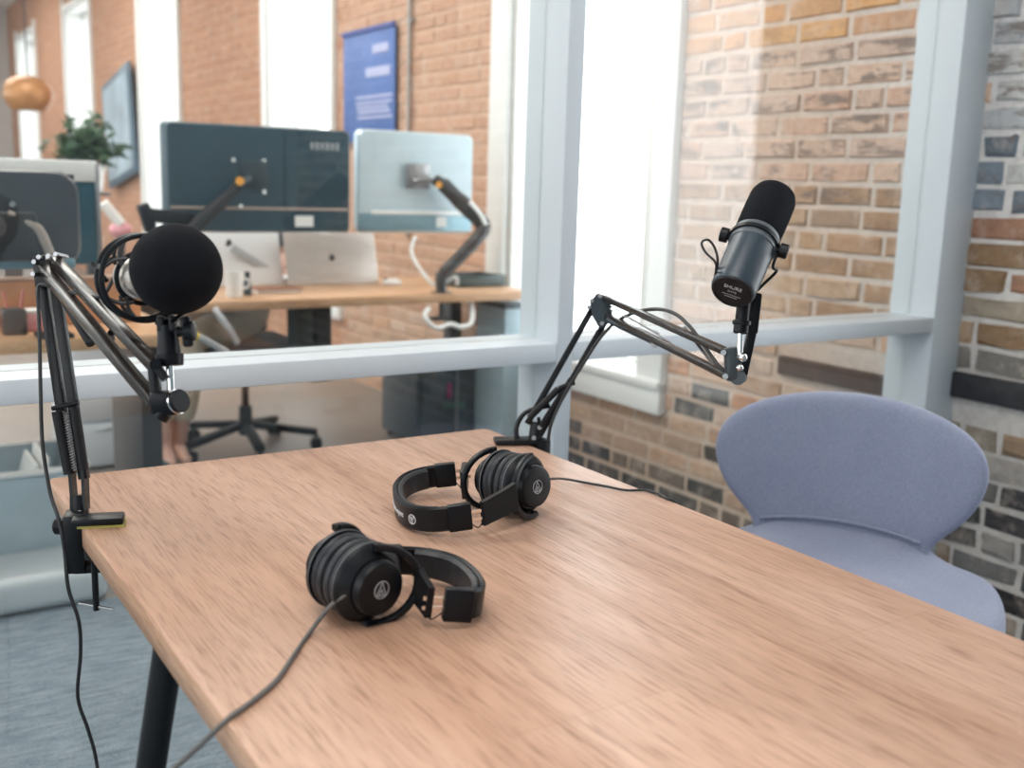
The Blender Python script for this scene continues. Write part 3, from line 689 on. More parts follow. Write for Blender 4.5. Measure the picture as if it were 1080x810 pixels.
# cord of the left microphone
q0 = rc-axm*.060
c3 = [q0, q0-axm*.02-RT*.012, D(108, 312, 1.27), D(85, 310, 1.30), D(60, 305, 1.335), D(46, 300, 1.345), D(40, 305, 1.35), D(41, 335, 1.352), D(42, 370, 1.352), D(43, 420, 1.352), D(45, 470, 1.352), D(53, 520, 1.350), D(62, 548, 1.345), D(68, 580, 1.345), D(72, 620, 1.35), D(83, 655, 1.36), D(85, 690, 1.38), D(82, 735, 1.40), D(93, 770, 1.42), D(102, 805, 1.44)]
e = c3[-1]; c3 += [e+Vector((.005, 0, -.1)), e+Vector((0, .03, -.25)), Vector((e.x-.05, e.y+.1, .006)), Vector((e.x-.3, e.y+.15, .004))]
o = MB().tube(c3, .0024, 10, 5).build('microphone_cable', CORDM, loc=c3[4]); tag(o, 'black cord hanging from the left boom arm to the carpet', 'cord')

# ------------------------------------------------------------------ right microphone arm
ra = thing('boom_stand', 'black boom arm clamped to the far right corner of the table', 'microphone arm', Z(552, 467, TZ))
db = 1.835
cz = Z(556, 466, TZ+.004)
m = MB().box((.985, 1.487, TZ+.0055), (.085, .034, .009), Matrix.Rotation(math.radians(-24), 3, 'Z'), bevel=.003)
m.box((1.018, 1.470, TZ-.04), (.026, .034, .10), bevel=.004); m.box((.985, 1.478, TZ-.09), (.08, .03, .014), bevel=.003); m.build('clamp', BLACKM, ra)
m = MB().cyl((.965, 1.478, TZ-.036), (.965, 1.478, TZ-.15), .004, n=12); m.cyl((.94, 1.478, TZ-.148), (.99, 1.478, TZ-.148), .002, n=8); m.build('clamp_screw', STEEL, ra)
m = MB().tube([D(556, 465, db), D(546, 462, db), D(545, 450, db), D(552, 437, db), D(564, 431, db), D(580, 428, db)], .0042, 8, 4)
m.cyl(D(563, 468, db), D(566, 445, db), .011, .010, 16); m.bar(D(570, 467, db), D(568, 440, db), .016, .006, up=RT); m.build('base_bracket', BLACKM, ra)
for x, y in ((563, 462), (569, 451)): MB().cyl(D(x, y, db-.018), D(x, y, db-.008), .004, n=8).build('bolt', STEEL, ra)
bars(MB(), ((D(556, 447, db), D(625, 325, db)), (D(567, 463, db), D(639, 338, db))), .0105).build('lower_arm', BLACKM, ra)
MB().cyl(D(558, 441, db-.016), D(589, 410, db-.016), .006, n=12).cyl(D(589, 410, db-.016), D(606, 403, db-.016), .0045, n=10).build('spring_sleeve', MATTE, ra)
MB().cyl(D(570, 450, db-.014), D(602, 400, db-.014), .0045, n=10).build('spring', MATTE, ra)
off = FW*(-.014)
pl = [(622, 318), (630, 309), (642, 312), (646, 330), (638, 345), (632, 346), (625, 334)]
GREYB = mat('blue_grey_steel', (.03,.045,.055), .38, .0, var=.1)
m = MB().prism([D(x, y, db-.014) for x, y in pl], FW*.004); m.prism([D(x, y, db+.012) for x, y in pl], FW*.004); m.build('elbow_plate', GREYB, ra)
for x, y in ((624, 317), (633, 312), (643, 317), (635, 341), (621, 324)): MB().cyl(D(x, y, db-.018), D(x, y, db+.018), .004, n=6).build('bolt', STEEL, ra)
d2 = 1.50
def L3(x, y):      # depth along the upper arm, which swings towards the viewer
    k = (x-632)/(772-632); return D(x, y, db+(d2-db)*k)
UA = ((L3(638, 314), L3(766, 371)), (L3(640, 333), L3(766, 396)))
bars(MB(), UA, .0105, (0,0,1)).build('upper_arm', UPM, ra)
MB().cyl(L3(643, 337), L3(688, 358), .0075, n=12).build('spring_sleeve', GREYB, ra)
m = MB().cyl(L3(640, 320), L3(707, 361), .0012, n=6).cyl(L3(643, 326), L3(695, 352), .0012, n=6); m.build('spring', STEEL, ra)
a = L3(692, 363); MB().cyl(a-FW*.012-RT*.004, a+FW*.012, .0058, n=12).build('bolt', STEEL, ra)
m = MB().bar(L3(722, 345), L3(753, 386), .004, .004, up=FW); m.build('tie_rod', STEEL, ra)
m = MB().bar(D(772, 366, d2), D(774, 402, d2), .022, .024, up=FW, bevel=.005); m.cyl(D(778, 398, d2-.012), D(780, 397, d2+.014), .011, n=18); m.build('head_joint', GREYB, ra)
for x, y in ((763, 372), (765, 397)): MB().cyl(D(x, y, d2-.02), D(x, y, d2+.01), .004, n=10).build('bolt', CHROME, ra)
m = MB().cyl(D(780, 378, d2-.01), D(781, 350, d2-.01), .0045, n=14); m.sphere(D(783, 377, d2-.012), .007); m.sphere(D(780, 388, d2-.014), .0055); m.build('mounting_rod', CHROME, ra)
# its cord
c4 = [D(578, 466, db-.01), D(582, 445, db-.02), D(597, 413, db-.02), D(615, 384, db-.022), D(634, 355, db-.03), D(652, 338, db-.05), D(672, 329, db-.09), D(693, 326, db-.14), D(712, 331, db-.19), D(728, 345, db-.24), D(742, 364, d2+.06), D(752, 378, d2+.04), D(760, 388, d2+.02), D(770, 394, d2+.016)]
o = MB().tube(c4, .0030, 10, 5).build('microphone_cable', CORDM, loc=c4[0]); tag(o, 'dark cord looping along the right boom arm', 'cord')

# ------------------------------------------------------------------ right microphone
rm = thing('broadcast_microphone', 'dark grey tilted cylinder microphone with black windscreen on the right arm', 'microphone', D(786, 350, d2))
p0 = D(772, 308, 1.44); p1 = D(818, 204, 1.545); axr = (p1-p0).normalized(); LM = (p1-p0).length
body_end = LM*.52
MB().lathe(p0, axr, [(0, .0270), (.0015, .0295), (.004, .0305), (.006, .0310), (body_end*.9, .0325), (body_end, .0325), (body_end+.002, .031)], 48).build('microphone_body', SM7, rm)
MB().lathe(p0, axr, [(body_end-.02, .0325), (body_end-.019, .0337), (body_end+.004, .0337), (body_end+.005, .0325)], 48).build('body_collar', mat('slate_collar', (.09,.105,.12), .4, .1), rm)
wsm = MB().lathe(p0, axr, [(body_end+.002, .0318), (body_end+.004, .0332), (LM*.8, .0338), (LM-.016, .0335), (LM-.007, .0310), (LM-.002, .026), (LM, .018), (LM+.0005, .001)], 48).build('foam_windscreen', FOAM, rm)
# rear cap: rim, printed plate
MB().lathe(p0, -axr, [(-.001, .0285), (.001, .0280), (.0015, .0245), (.0005, .024), (.0004, .001)], 48).build('rear_cap', MATTE, rm)
ux = (RT-axr*RT.dot(axr)).normalized(); ux = (ux*.97 - (UP-axr*UP.dot(axr)).normalized()*.0).normalized(); uy = (-axr).cross(ux)*1
if uy.dot(UP) < 0: uy = -uy
o0 = p0-axr*.0009
def capf(dx, dy): 
    return lambda c: o0+ux*(c.x+dx)+uy*(c.y+dy)-axr*(c.z+.0002)
text_obj('rear_print', 'SHURE', .0085, capf(0, .0095), LOGO, rm, .0002)
text_obj('rear_print', 'SM7B', .0055, capf(0, .001), PRINTG, rm, .0002)
for dy, hw in ((-.0055, .013), (-.0095, .009)): MB().bar(capf(-hw, dy)(Vector((0, 0, 0))), capf(hw, dy)(Vector((0, 0, 0))), .0009, .0004, up=axr).build('rear_print', PRINTG, rm)
# yoke with the two knobs
ym = p0+axr*(body_end-.008)
kx = (RT*.93-UP*.20-FW*.22); kx = (kx-axr*kx.dot(axr)).normalized(); ky = axr.cross(kx)
if ky.dot(FW) < 0: ky = -ky
m = MB(); R = []
for i in range(25):
    a = math.pi*i/24; d = kx*math.cos(a)-ky*math.sin(a)
    c = ym+d*.0352
    R.append([m.bm.verts.new(c+d*u*.0013+axr*v*.0032) for u, v in ((-1,-1), (1,-1), (1,1), (-1,1))])
m.skin(R); m.build('yoke_band', BLACK, rm)
for s in (1, -1):
    a = ym+kx*s*.0325
    MB().lathe(a, kx*s, [(0, .006), (.004, .006), (.0045, .0095), (.0055, .0105), (.015, .0105), (.016, .0095)], 20).build('yoke_knob', BLACK, rm)
br = D(797, 314, d2-.01)
m = MB().tube([ym+kx*.036, ym+kx*.037-axr*.03+ky*.004, D(819, 286, 1.49), D(806, 299, 1.49), D(799, 306, 1.49)], .0022, 8, 4)
m.tube([ym-kx*.034, ym-kx*.031-axr*.01+ky*.020, ym-kx*.022-axr*.03+ky*.036, p0+ky*.042+axr*.03, D(797, 312, 1.50)], .0022, 8, 4); m.build('yoke_arm', BLACK, rm)
m = MB().bar(D(798, 309, 1.50), D(793, 352, 1.50), .015, .012, up=FW, bevel=.003); m.bar(D(793, 350, 1.50), D(783, 396, 1.50), .013, .012, up=FW, bevel=.003); m.build('mount_bracket', BLACK, rm)
m = MB().lathe(D(781, 352, d2-.01), D(785, 312, d2-.01)-D(781, 352, d2-.01), [(0, .009), (.002, .0105), (.012, .0105), (.013, .013), (.018, .013), (.019, .0095), (.05, .0095)], 20); m.build('threaded_socket', BLACK, rm)
c5 = [p0+axr*.012-kx*.029, D(755, 278, 1.43), D(744, 266, 1.43), D(740, 256, 1.43), D(747, 253, 1.435), D(754, 262, 1.44), D(757, 276, 1.44), p0+axr*.022-kx*.031]
MB().tube(c5, .0017, 8, 5).build('cord_loop', CORDM, rm)

# ------------------------------------------------------------------ armchair
T0 = Vector((1.723, 1.387, 0)); wv = Vector((.515, -.857, 0)); nv = Vector((-.857, -.515, 0))
CH = lambda u, n, z: T0+wv*u+nv*n+Vector((0, 0, z))
ac = thing('armchair', 'lavender grey felt tub chair with a winged backrest beside the table', 'armchair', CH(0, .2, 0))
prof = [(.455, .190), (.475, .178), (.495, .174), (.52, .184), (.55, .214), (.58, .240), (.62, .260), (.66, .269), (.70, .262), (.735, .234), (.762, .186), (.781, .122), (.790, .06)]
def interp(tab, x):
    if x <= tab[0][0]: return tab[0][1]
    for (a, fa), (b, fb) in zip(tab, tab[1:]):
        if x <= b:
            k = (x-a)/(b-a); return fa+(fb-fa)*k
    return tab[-1][1]
# outline of the back as a closed curve, filled by scaling rings towards the middle
ring_pts = [(h, z) for z, h in prof] + [(0, .793)] + [(-h, z) for z, h in reversed(prof)] + [(-.09, .450), (0, .448), (.09, .450)]
cz0 = .645
def backn(u, z):      # forward position of the inner face: wraps round the sitter and leans back
    return .035*(.80-z)/.3 + .042*(u/.265)**2 - .01
bm_ = MB(); R = []
ks = [0, .18, .36, .54, .72, .86, .95, 1.0]
for k in ks[1:]:
    R.append([bm_.bm.verts.new(CH(u*k, backn(u*k, cz0+(z-cz0)*k) + (.0 if k < .95 else (-.004 if k < 1 else -.014)), cz0+(z-cz0)*k)) for u, z in ring_pts])
R.append([bm_.bm.verts.new(CH(u*1.0, backn(u, z)-.034, cz0+(z-cz0)*1.0)) for u, z in ring_pts])
for k in (.95, .8, .5, .2):
    R.append([bm_.bm.verts.new(CH(u*k, backn(u*k, cz0+(z-cz0)*k)-(.046 if k > .9 else .052), cz0+(z-cz0)*k)) for u, z in ring_pts])
bm_.skin(R); o = bm_.build('backrest', CHAIRF, ac, smooth=180); subsurf(o, 2)
seat = [(-.090, .145), (-.064, .168), (-.042, .176), (-.026, .186), (-.020, .206), (-.022, .240), (-.012, .275), (.018, .304), (.068, .320), (.13, .326), (.2, .325), (.26, .318), (.32, .300), (.38, .262), (.43, .19), (.455, .09)]
outl = [(h, n) for n, h in seat] + [(-h, n) for n, h in reversed(seat)]
sm = MB(); R = []; cn = .17
def seat_z(u, n, k):
    t = min(1, max(0, (abs(u)-.125)/.10)); return .508 + .016*max(0, 1-(n+.05)/.16) - .050*t*t*(3-2*t) - .022*math.exp(-((n-.2)/.12)**2)*(1-min(1, abs(u)/.2)) + .004
for k, dz in ((.2, 0), (.45, 0), (.65, 0), (.82, 0), (.92, -.003), (.975, -.014), (1., -.036), (1., -.062), (.96, -.085), (.85, -.10), (.5, -.11), (.2, -.112)):
    R.append([sm.bm.verts.new(CH(u*k, cn+(n-cn)*k, seat_z(u*k, cn+(n-cn)*k, k)+dz)) for u, n in outl])
sm.skin(R); o = sm.build('seat', CHAIRF, ac, smooth=180); subsurf(o, 2)
m = MB().tube([CH(u, backn(u, .515)+.003, .514+.022*(1-(u/.19)**2)) for u in [-.158+.316*i/14 for i in range(15)]], .0035, 8, 2); m.build('seam_piping', CHAIRF, ac)
for s, f in ((1,1), (-1,1), (1,-1), (-1,-1)):
    MB().cyl(CH(s*.13, .18+f*.12, .40), CH(s*.21, .18+f*.2, 0), .012, .009, 14).build('leg', BLACKM, ac)

# ------------------------------------------------------------------ the office behind the glass
DARKS = mat('dark_steel_frame', (.03,.03,.032), .45)
dk = thing('office_desk', 'long orange topped desk carrying the black and silver monitors', 'desk', (1.8, 4.15, 0))
MB().box((1.80, 4.17, .722), (1.52, .76, .036), bevel=.004).build('desk_top', DESKW, dk)
MB().box((1.078, 4.41, .352), (.072, .07, .704), bevel=.004).build('leg', DARKS, dk)
MB().box((2.52, 4.41, .352), (.06, .07, .704), bevel=.004).build('leg', DARKS, dk)
MB().box((1.79, 4.41, .66), (1.40, .05, .06)).build('crossbar', DARKS, dk)
d2k = thing('office_desk', 'orange topped desk at the left edge behind the boom arm', 'desk', (.1, 3.3, 0))
MB().box((.02, 3.36, .722), (1.70, .60, .036), bevel=.004).build('desk_top', DESKW, d2k)
for x in (-.75, .80): MB().box((x, 3.42, .35), (.06, .40, .704), bevel=.004).build('leg', DARKS, d2k)

SCRN = mat('black_monitor_shell', (.026,.060,.080), .38, var=.12, scale=8)
SLV = mat('silver_monitor_shell', (.58,.70,.76), .3, .25, var=.04, scale=6)
SLVD = mat('silver_monitor_chin', (.22,.36,.42), .3, .3, var=.05, scale=6)
PALE = mat('white_label', (.85,.85,.83), .5, var=.02)
ORANGE = mat('orange_disc', (.85,.38,.05), .5)
def monitor(name, label, c, w, h, m, rz=0., chin=.2, bevel=.012, t=.03, round_=.02):
    c = Vector(c); r = thing(name, label, 'monitor', c-Vector((0, 0, h/2)), 'monitors on the office desks')
    R = Matrix.Rotation(rz, 3, 'Z')
    f = lambda x, y, z: c + R @ Vector((x, y, z))
    b = MB(); poly = rrect(-w/2, w/2, -h/2, h/2, round_, 5)
    rings = []
    for yy, k in ((t/2, 1.), (t/2, 1.), (-t*.1, 1.), (-t/2, .965)):
        rings.append([b.bm.verts.new(f(x*(1-(1-k)*1.), yy, z*k if h else 0)) for x, z in poly])
    b.skin(rings[1:]); b.build('monitor_shell', m, r)
    p = MB(); p.box(f(0, t/2+.002, 0), (w-.016, .004, h-.016), R); p.build('screen', mat('dark_screen', (.01,.012,.015), .15), r)
    return r, f, R
# large black one: highlight on the seam painted as a brown strip, white sticker, faint wordmark, VESA plate
r, f, R = monitor('monitor', 'wide black monitor seen from behind, orange dot on its arm', (1.428, 4.0, 1.178), .735, .40, SCRN, 0, t=.05)
MB().box(f(0, -.026, -.108), (.70, .004, .010), R, bevel=.001).build('rear_ridge_or_highlight', mat('painted_highlight_brown', (.42,.32,.27), .5), r)
MB().box(f(.165, -.028, -.155), (.075, .003, .042), R).build('sticker', PALE, r)
MB().box(f(.088, -.0265, .04), (.006, .003, .31), R).build('rear_groove', SCRN, r)
for k in range(6): MB().box(f(.20+.021*k, -.026, .135), (.013, .003, .03 if k % 2 else .026), R, bevel=.001).build('rear_wordmark_stroke', PRINTG, r)
for x, z in ((-.115, .07), (.003, .07), (.003, -.045), (-.09, -.1)): MB().cyl(f(x, -.024, z), f(x, -.034, z), .009, n=10).build('screw', CHROME, r)
r, f, R = monitor('monitor', 'silver blue monitor seen from behind, held by the curved monitor arm', (2.105, 4.02, 1.183), .545, .415, SLV, 0, t=.035, round_=.03)
MB().box(f(0, -.013, -.163), (.535, .012, .075), R, bevel=.004).build('chin', SLVD, r)
MB().box(f(.02, -.019, -.123), (.46, .006, .016), R, bevel=.002).build('rear_ridge_or_highlight', PALE, r)
MB().box(f(.115, -.021, -.16), (.048, .004, .042), R).build('sticker', PALE, r)
# its arm
am = thing('monitor_mount', 'dark curved monitor arm clamped on the desk edge under the silver monitor', 'monitor arm', (2.2, 3.84, .74))
y_ = 3.84
q = lambda x, y, v=y_: PY(x, y, v)
m = MB().tube([q(466, 309), q(465, 296), q(470, 284)], .022, 14, 3); m.build('post', DARKS, am)
m = MB().cyl(q(466, 309)+Vector((0, 0, -.005)), q(466, 309)+Vector((0, 0, .004)), .045, n=20); m.cyl(q(466, 310), q(466, 336), .013, n=12); m.box(q(463, 336), (.07, .05, .012)); m.build('clamp', DARKS, am)
m = MB().tube([q(468, 288), q(490, 266), q(507, 247), q(511, 238, 3.86)], [.027, .029, .031], 14, 4); m.build('lower_arm', DARKS, am)
m = MB().tube([q(511, 238, 3.86), q(500, 226, 3.87), q(485, 212, 3.9), q(468, 195, 3.93), q(458, 189, 3.95)], [.033, .035, .032, .024], 14, 4); m.build('upper_arm', DARKS, am)
m = MB().tube([q(513, 240, 3.835), q(507, 228, 3.84), q(495, 213, 3.86)], .011, 10, 3); m.build('arm_cover', PALE, am)
m = MB().cyl(q(463, 195, 3.90), q(463, 195, 3.915), .014, n=16); m.build('disc', ORANGE, am)
m = MB().tube([q(460, 190, 3.95), q(445, 190, 3.96), q(436, 192, 3.97)], .012, 10, 3); m.box(q(441, 186, 3.985), (.11, .012, .10), bevel=.003); m.build('head_plate', STEEL, am)
bm2 = thing('monitor_mount', 'black monitor arm with an orange dot behind the foam ball microphone', 'monitor arm', (1.13, 3.85, .74))
m = MB().tube([q(185, 300, 3.85), q(186, 262, 3.85), q(205, 240, 3.86), q(232, 215, 3.90), q(250, 198, 3.93)], [.02, .024, .026, .022], 14, 4); m.build('arm', MATTE, bm2)
MB().cyl(q(253, 191, 3.90), q(253, 191, 3.912), .016, n=16).build('disc', ORANGE, bm2)
m = MB().tube([q(252, 194, 3.93), q(264, 188, 3.95)], .012, 10, 0); m.box(q(268, 184, 3.968), (.10, .012, .10), bevel=.003); m.build('head_plate', GREYB, bm2)
MB().box((PY(185, 300, 3.85).x, 3.85, .752), (.08, .06, .02), bevel=.003).build('clamp', DARKS, bm2)
m = MB().bar(q(150, 226, 3.9), q(205, 232, 3.9), .05, .04, up=(0,1,0), bevel=.008); m.bar(q(150, 215, 3.9), q(160, 245, 3.9), .04, .05, up=(0,1,0), bevel=.008); m.build('folded_link', MATTE, bm2)

# left screens on the nearer desk
r, f, R = monitor('monitor', 'rounded dark monitor at the left edge behind the boom arm', (.335, 3.16, 1.058), .54, .26, mat('dark_grey_shell', (.06,.065,.075), .35, var=.1, scale=6), math.radians(-4), t=.05, round_=.06)
MB().box(f(0, -.02, -.118), (.50, .02, .03), R, bevel=.006).build('chin', SLVD, r)
for x, z in ((.10, .04), (.02, -.02)): MB().cyl(f(x, -.024, z), f(x, -.034, z), .008, n=10).build('screw', CHROME, r)
a3 = thing('monitor_mount', 'pinkish steel monitor arm on the rounded dark monitor', 'monitor arm', (.45, 3.0, .74))
v3 = 3.08
m = MB().tube([PY(8, 225, v3), PY(30, 235, v3), PY(42, 245, v3), PY(55, 272, v3)], [.010, .013, .015, .013], 12, 4); m.build('arm', mat('pale_bronze', (.38,.32,.28), .4, .3), a3)
m = MB().box(PY(12, 250, v3), (.13, .02, .13), bevel=.01); m.build('head_plate', DARKS, a3)
m = MB().cyl(PY(55, 272, v3), Vector((PY(55, 272, v3).x, v3, .742)), .016, n=12); m.build('post', DARKS, a3)
MB().box((PY(55, 272, v3).x, v3+.03, .746), (.09, .09, .012), bevel=.003).build('clamp', DARKS, a3)
r, f, R = monitor('monitor', 'glossy teal monitor with a pale reflection painted along its top just right of the rounded dark monitor', (.475, 3.47, 1.065), .50, .315, mat('teal_glossy_shell', (.03,.10,.14), .10, .0, var=.2, scale=5), 0, t=.03, round_=.012)
MB().box(f(0, -.017, .125), (.488, .010, .062), R, bevel=.004).build('painted_reflection', PALE, r); MB().box(f(.243, -.016, 0), (.014, .012, .30), R, bevel=.003).build('edge_strip', STEEL, r)  # pale strip paints a bright reflection onto the glossy shell
m = MB().box((.475, 3.49, .83), (.05, .03, .17)); m.box((.475, 3.49, .745), (.20, .16, .01), bevel=.003); m.build('stand', STEEL, r)

# laptops
def laptop(label, x0, x1, y, ztop, m, mark=True):
    w = x1-x0; cx = (x0+x1)/2
    r = thing('laptop', label, 'laptop', (cx, y, .74), 'open laptops on the long desk')
    base = Vector((cx, y, .743)); tilt = math.radians(20)
    d = Vector((0, -math.sin(tilt)*-1, math.cos(tilt)))      # lid leans towards the sitter's far side
    d = Vector((0, .26, .966)); R = Matrix((Vector((1, 0, 0)), Vector((0, .966, -.26)), d)).transposed()
    hgt = (ztop-.745)/.966
    MB().box(base+d*hgt/2, (w, .006, hgt), R, bevel=.0025).build('lid', m, r)
    MB().box((cx, y+.03+.11, .748), (w, .225, .012), bevel=.004).build('keyboard_base', m, r)
    if mark:
        MB().sphere(base+d*hgt*.52+R@Vector((0, -.004, 0)), .014, (1, .25, 1.1), R, 16, 10).build('lid_emblem', mat('dark_emblem', (.08,.08,.08), .3), r)
    return r
LAP = mat('warm_aluminium', (.60,.55,.51), .38, .35, var=.03, scale=4)
LAPW = mat('pale_aluminium', (.82,.83,.84), .4, .15, var=.02, scale=4)
laptop('warm grey open laptop under the joint of the two big monitors', 1.635, 2.055, 4.26, .962, LAP)
lp = laptop('pale white laptop lid covered by paper scribbles, left of the warm grey laptop', 1.27, 1.63, 4.30, .962, LAPW, False)
MB().box((1.50, 4.318, .845), (.20, .003, .035), Matrix.Rotation(math.radians(32), 3, 'Y'), bevel=.001).build('grey_sticker', mat('sticker_grey', (.45,.48,.5), .5), lp)
MB().box((1.41, 4.342, .915), (.016, .004, .03), Matrix.Rotation(math.radians(20), 3, 'Y')).build('dark_sticker', MATTE, lp)
# small things on the long desk
mg = thing('cup', 'white straight cup standing on the desk in front of the pale laptop', 'cup', (1.295, 3.93, .74))
MB().lathe((1.295, 3.93, .74), (0,0,1), [(0, .028), (.002, .030), (.095, .033), (.095, .030), (.02, .027), (.018, .001)], 24).build('cup_body', PALE, mg)
MB().torus((1.337, 3.93, .79), (0, 1, 0), .018, .004, 20, 8).build('handle', PALE, mg)
b = thing('bottle', 'small dark bottle right of the white cup', 'bottle', (1.36, 3.97, .74))
MB().lathe((1.36, 3.97, .74), (0,0,1), [(0, .014), (.001, .016), (.05, .016), (.06, .010), (.075, .009)], 16).build('bottle_body', GREYB, b)
MB().cyl((1.36, 3.97, .815), (1.36, 3.97, .83), .010, n=12).build('cap', BLACK, b)
nb = thing('notebook', 'brown notebook lying in front of the laptops', 'notebook', (1.50, 4.05, .74))
NB = mat('brown_cover', (.30,.13,.07), .6)
MB().box((1.50, 4.05, .748), (.18, .11, .012), bevel=.002).build('page_block', PALE, nb); MB().box((1.50, 4.05, .756), (.19, .12, .004), bevel=.001).build('cover', NB, nb)
ms = thing('computer_mouse', 'white computer mouse right of the warm grey laptop', 'mouse', (2.10, 4.22, .74))
MB().sphere((2.10, 4.22, .748), .03, (1.6, 1.0, .62), None, 24, 14).build('shell', PALE, ms); MB().cyl((2.075, 4.22, .766), (2.062, 4.22, .764), .004, n=10).build('scroll_wheel', BLACK, ms)
ty = thing('tray', 'dark green grey tray at the window end of the long desk', 'tray', (2.44, 4.10, .74))
TRAY = mat('dark_tray', (.05,.075,.075), .4)
MB().box((2.43, 4.10, .746), (.24, .22, .008), bevel=.003).build('tray_base', TRAY, ty)
m = MB(); m.box((2.43, 3.993, .768), (.24, .008, .044), bevel=.002); m.box((2.43, 4.207, .768), (.24, .008, .044), bevel=.002); m.box((2.314, 4.10, .768), (.008, .21, .044), bevel=.002); m.box((2.546, 4.10, .768), (.008, .21, .044), bevel=.002); m.build('rim', TRAY, ty)
# loose white cables round the arm's clamp
def cord(label, pts, rad, m, g=None):
    o = MB().tube(pts, rad, 8, 5).build('cable', m, loc=pts[0]); return tag(o, label, 'cable', g)
WC = mat('white_cable', (.78,.78,.76), .5)
cord('white cable looped under the desk edge below the curved monitor arm', [q(452, 325, 3.79), q(448, 334, 3.77), q(460, 346, 3.75), q(475, 342, 3.76), q(486, 345, 3.77), q(497, 340, 3.78), q(497, 322, 3.82), q(490, 312, 3.84)], .010, WC)
cord('pale cable hanging under the silver monitor', [q(438, 250, 4.0), q(434, 266, 3.96), q(446, 288, 3.9), q(458, 300, 3.86), q(470, 297, 3.84), q(480, 292, 3.83), q(482, 300, 3.84)], .008, WC)
cord('grey cable bundle hanging below the desk end near the foam ball', [Vector((1.20, 3.83, .706)), PY(228, 328, 3.77), PY(240, 345, 3.74), PY(250, 362, 3.75)], .012, mat('grey_cable', (.42,.42,.43), .5))
yc = thing('cable_connector', 'grey cable end with a yellow tip beside the microphone mount', 'cable', PY(200, 352, 3.1))
MB().cyl(PY(199, 352, 3.1), PY(209, 355, 3.1), .011, n=10).build('yellow_tip', mat('yellow_tip', (.75,.52,.03), .5), yc); MB().tube([PY(209, 355, 3.1), PY(222, 362, 3.1), PY(240, 372, 3.1)], .010, 8, 3).tube([PY(199, 352, 3.1), PY(195, 347, 3.11), Vector((.85, 3.14, .706))], .007, 8, 3).build('lead', mat('grey_cable', (.4,.42,.43), .5), yc)
# cabinet with dark glass door beneath the window end of the desk
cb = thing('glass_front_cabinet', 'low dark blue cabinet with a glossy door under the desk end', 'cabinet', (2.36, 4.30, 0))
CBM = mat('dark_blue_cabinet', (.045,.065,.085), .3, var=.15, scale=5)
MB().box((2.36, 4.32, .225), (.34, .36, .41), bevel=.006).build('body', CBM, cb)
dr = MB().box((2.36, 4.132, .225), (.30, .016, .37), bevel=.003).build('door', mat('dark_gloss_door', (.05,.07,.09), .08, var=.3, scale=7), cb)
MB().box((2.385, 4.121, .225), (.010, .006, .35)).build('handle', STEEL, dr)
MB().box((2.37, 4.122, .19), (.12, .006, .02), bevel=.002).build('green_label', mat('green_label', (.02,.11,.09), .5), dr)
MB().box((2.345, 4.122, .26), (.022, .006, .07), bevel=.002).build('magenta_label', mat('magenta_label', (.28,.03,.12), .5), dr)
for x in (2.22, 2.50):
    for y in (4.17, 4.46): MB().cyl((x, y, 0), (x, y, .022), .015, n=10).build('foot', BLACK, cb)
b2 = thing('storage_box', 'blue grey box standing under the right desk end by the window', 'box', (2.53, 3.95, 0))
BX = mat('blue_grey_card', (.46,.60,.68), .6, var=.05, scale=5)
MB().box((2.545, 4.0, .33), (.13, .24, .66), bevel=.004).build('box_body', BX, b2); MB().box((2.545, 4.0, .665), (.14, .25, .02), bevel=.003).build('box_lid', mat('dark_lid', (.06,.09,.11), .5), b2)
# dark block under the desk, left of centre
cpu = thing('computer_tower', 'black green computer tower hung under the long desk', 'computer', (1.63, 3.98, .35))
MB().box((1.62, 4.00, .55), (.085, .26, .30), bevel=.006).build('case', mat('black_green_case', (.012,.022,.02), .4), cpu); MB().box((1.62, 3.867, .55), (.08, .008, .28), bevel=.002).build('front_panel', MATTE, cpu)
# grey pedestal left under the desk
pd = thing('drawer_pedestal', 'light grey drawer pedestal standing left of the seated legs', 'cabinet', (.90, 4.50, 0))
PDM = mat('light_grey_steel', (.62,.66,.70), .5, var=.02, scale=4)
MB().box((.905, 4.66, .29), (.225, .50, .56), bevel=.006).build('body', PDM, pd)
for k in range(3): 
    dw = MB().box((.905, 4.404, .105+.185*k), (.215, .012, .175), bevel=.002).build('drawer', PDM, pd)
    MB().box((.905, 4.396, .17+.185*k), (.08, .006, .012), bevel=.002).build('handle', PDM, dw)

# office chair under the desk with the seated person
oc = thing('office_chair', 'black swivel chair with a star base under the long desk', 'office chair', (1.51, 4.46, 0))
hb = Vector((1.51, 4.46, 0))
MB().cyl(hb+Vector((0,0,.07)), hb+Vector((0,0,.20)), .032, .028, 20).cyl(hb+Vector((0,0,.20)), hb+Vector((0,0,.44)), .016, n=16).build('gas_column', DARKS, oc)
angs = [-158, -98, -22, 46, 122]
for a in angs:
    d = Vector((math.cos(math.radians(a)), math.sin(math.radians(a)), 0))
    lg = MB().bar(hb+Vector((0,0,.115))+d*.02, hb+Vector((0,0,.075))+d*.31, .045, .030, bevel=.008).build('base_leg', MATTE, oc)
    e_ = hb+d*.305; s_ = Vector((-d.y, d.x, 0))
    m = MB()
    for k in (-1, 1): m.cyl(e_+s_*(.008*k)+Vector((0,0,.027)), e_+s_*(.026*k)+Vector((0,0,.027)), .027, n=16)
    m.cyl(e_+Vector((0,0,.03)), e_+Vector((0,0,.07)), .008, n=10); m.build('caster', BLACK, lg)
sx = MB().box(hb+Vector((0, .04, .455)), (.48, .46, .07), bevel=.03, seg=3).build('seat', MESHF, oc)
MB().box(hb+Vector((0, .30, .66)), (.42, .05, .36), bevel=.022, seg=3).build('backrest', MESHF, oc)
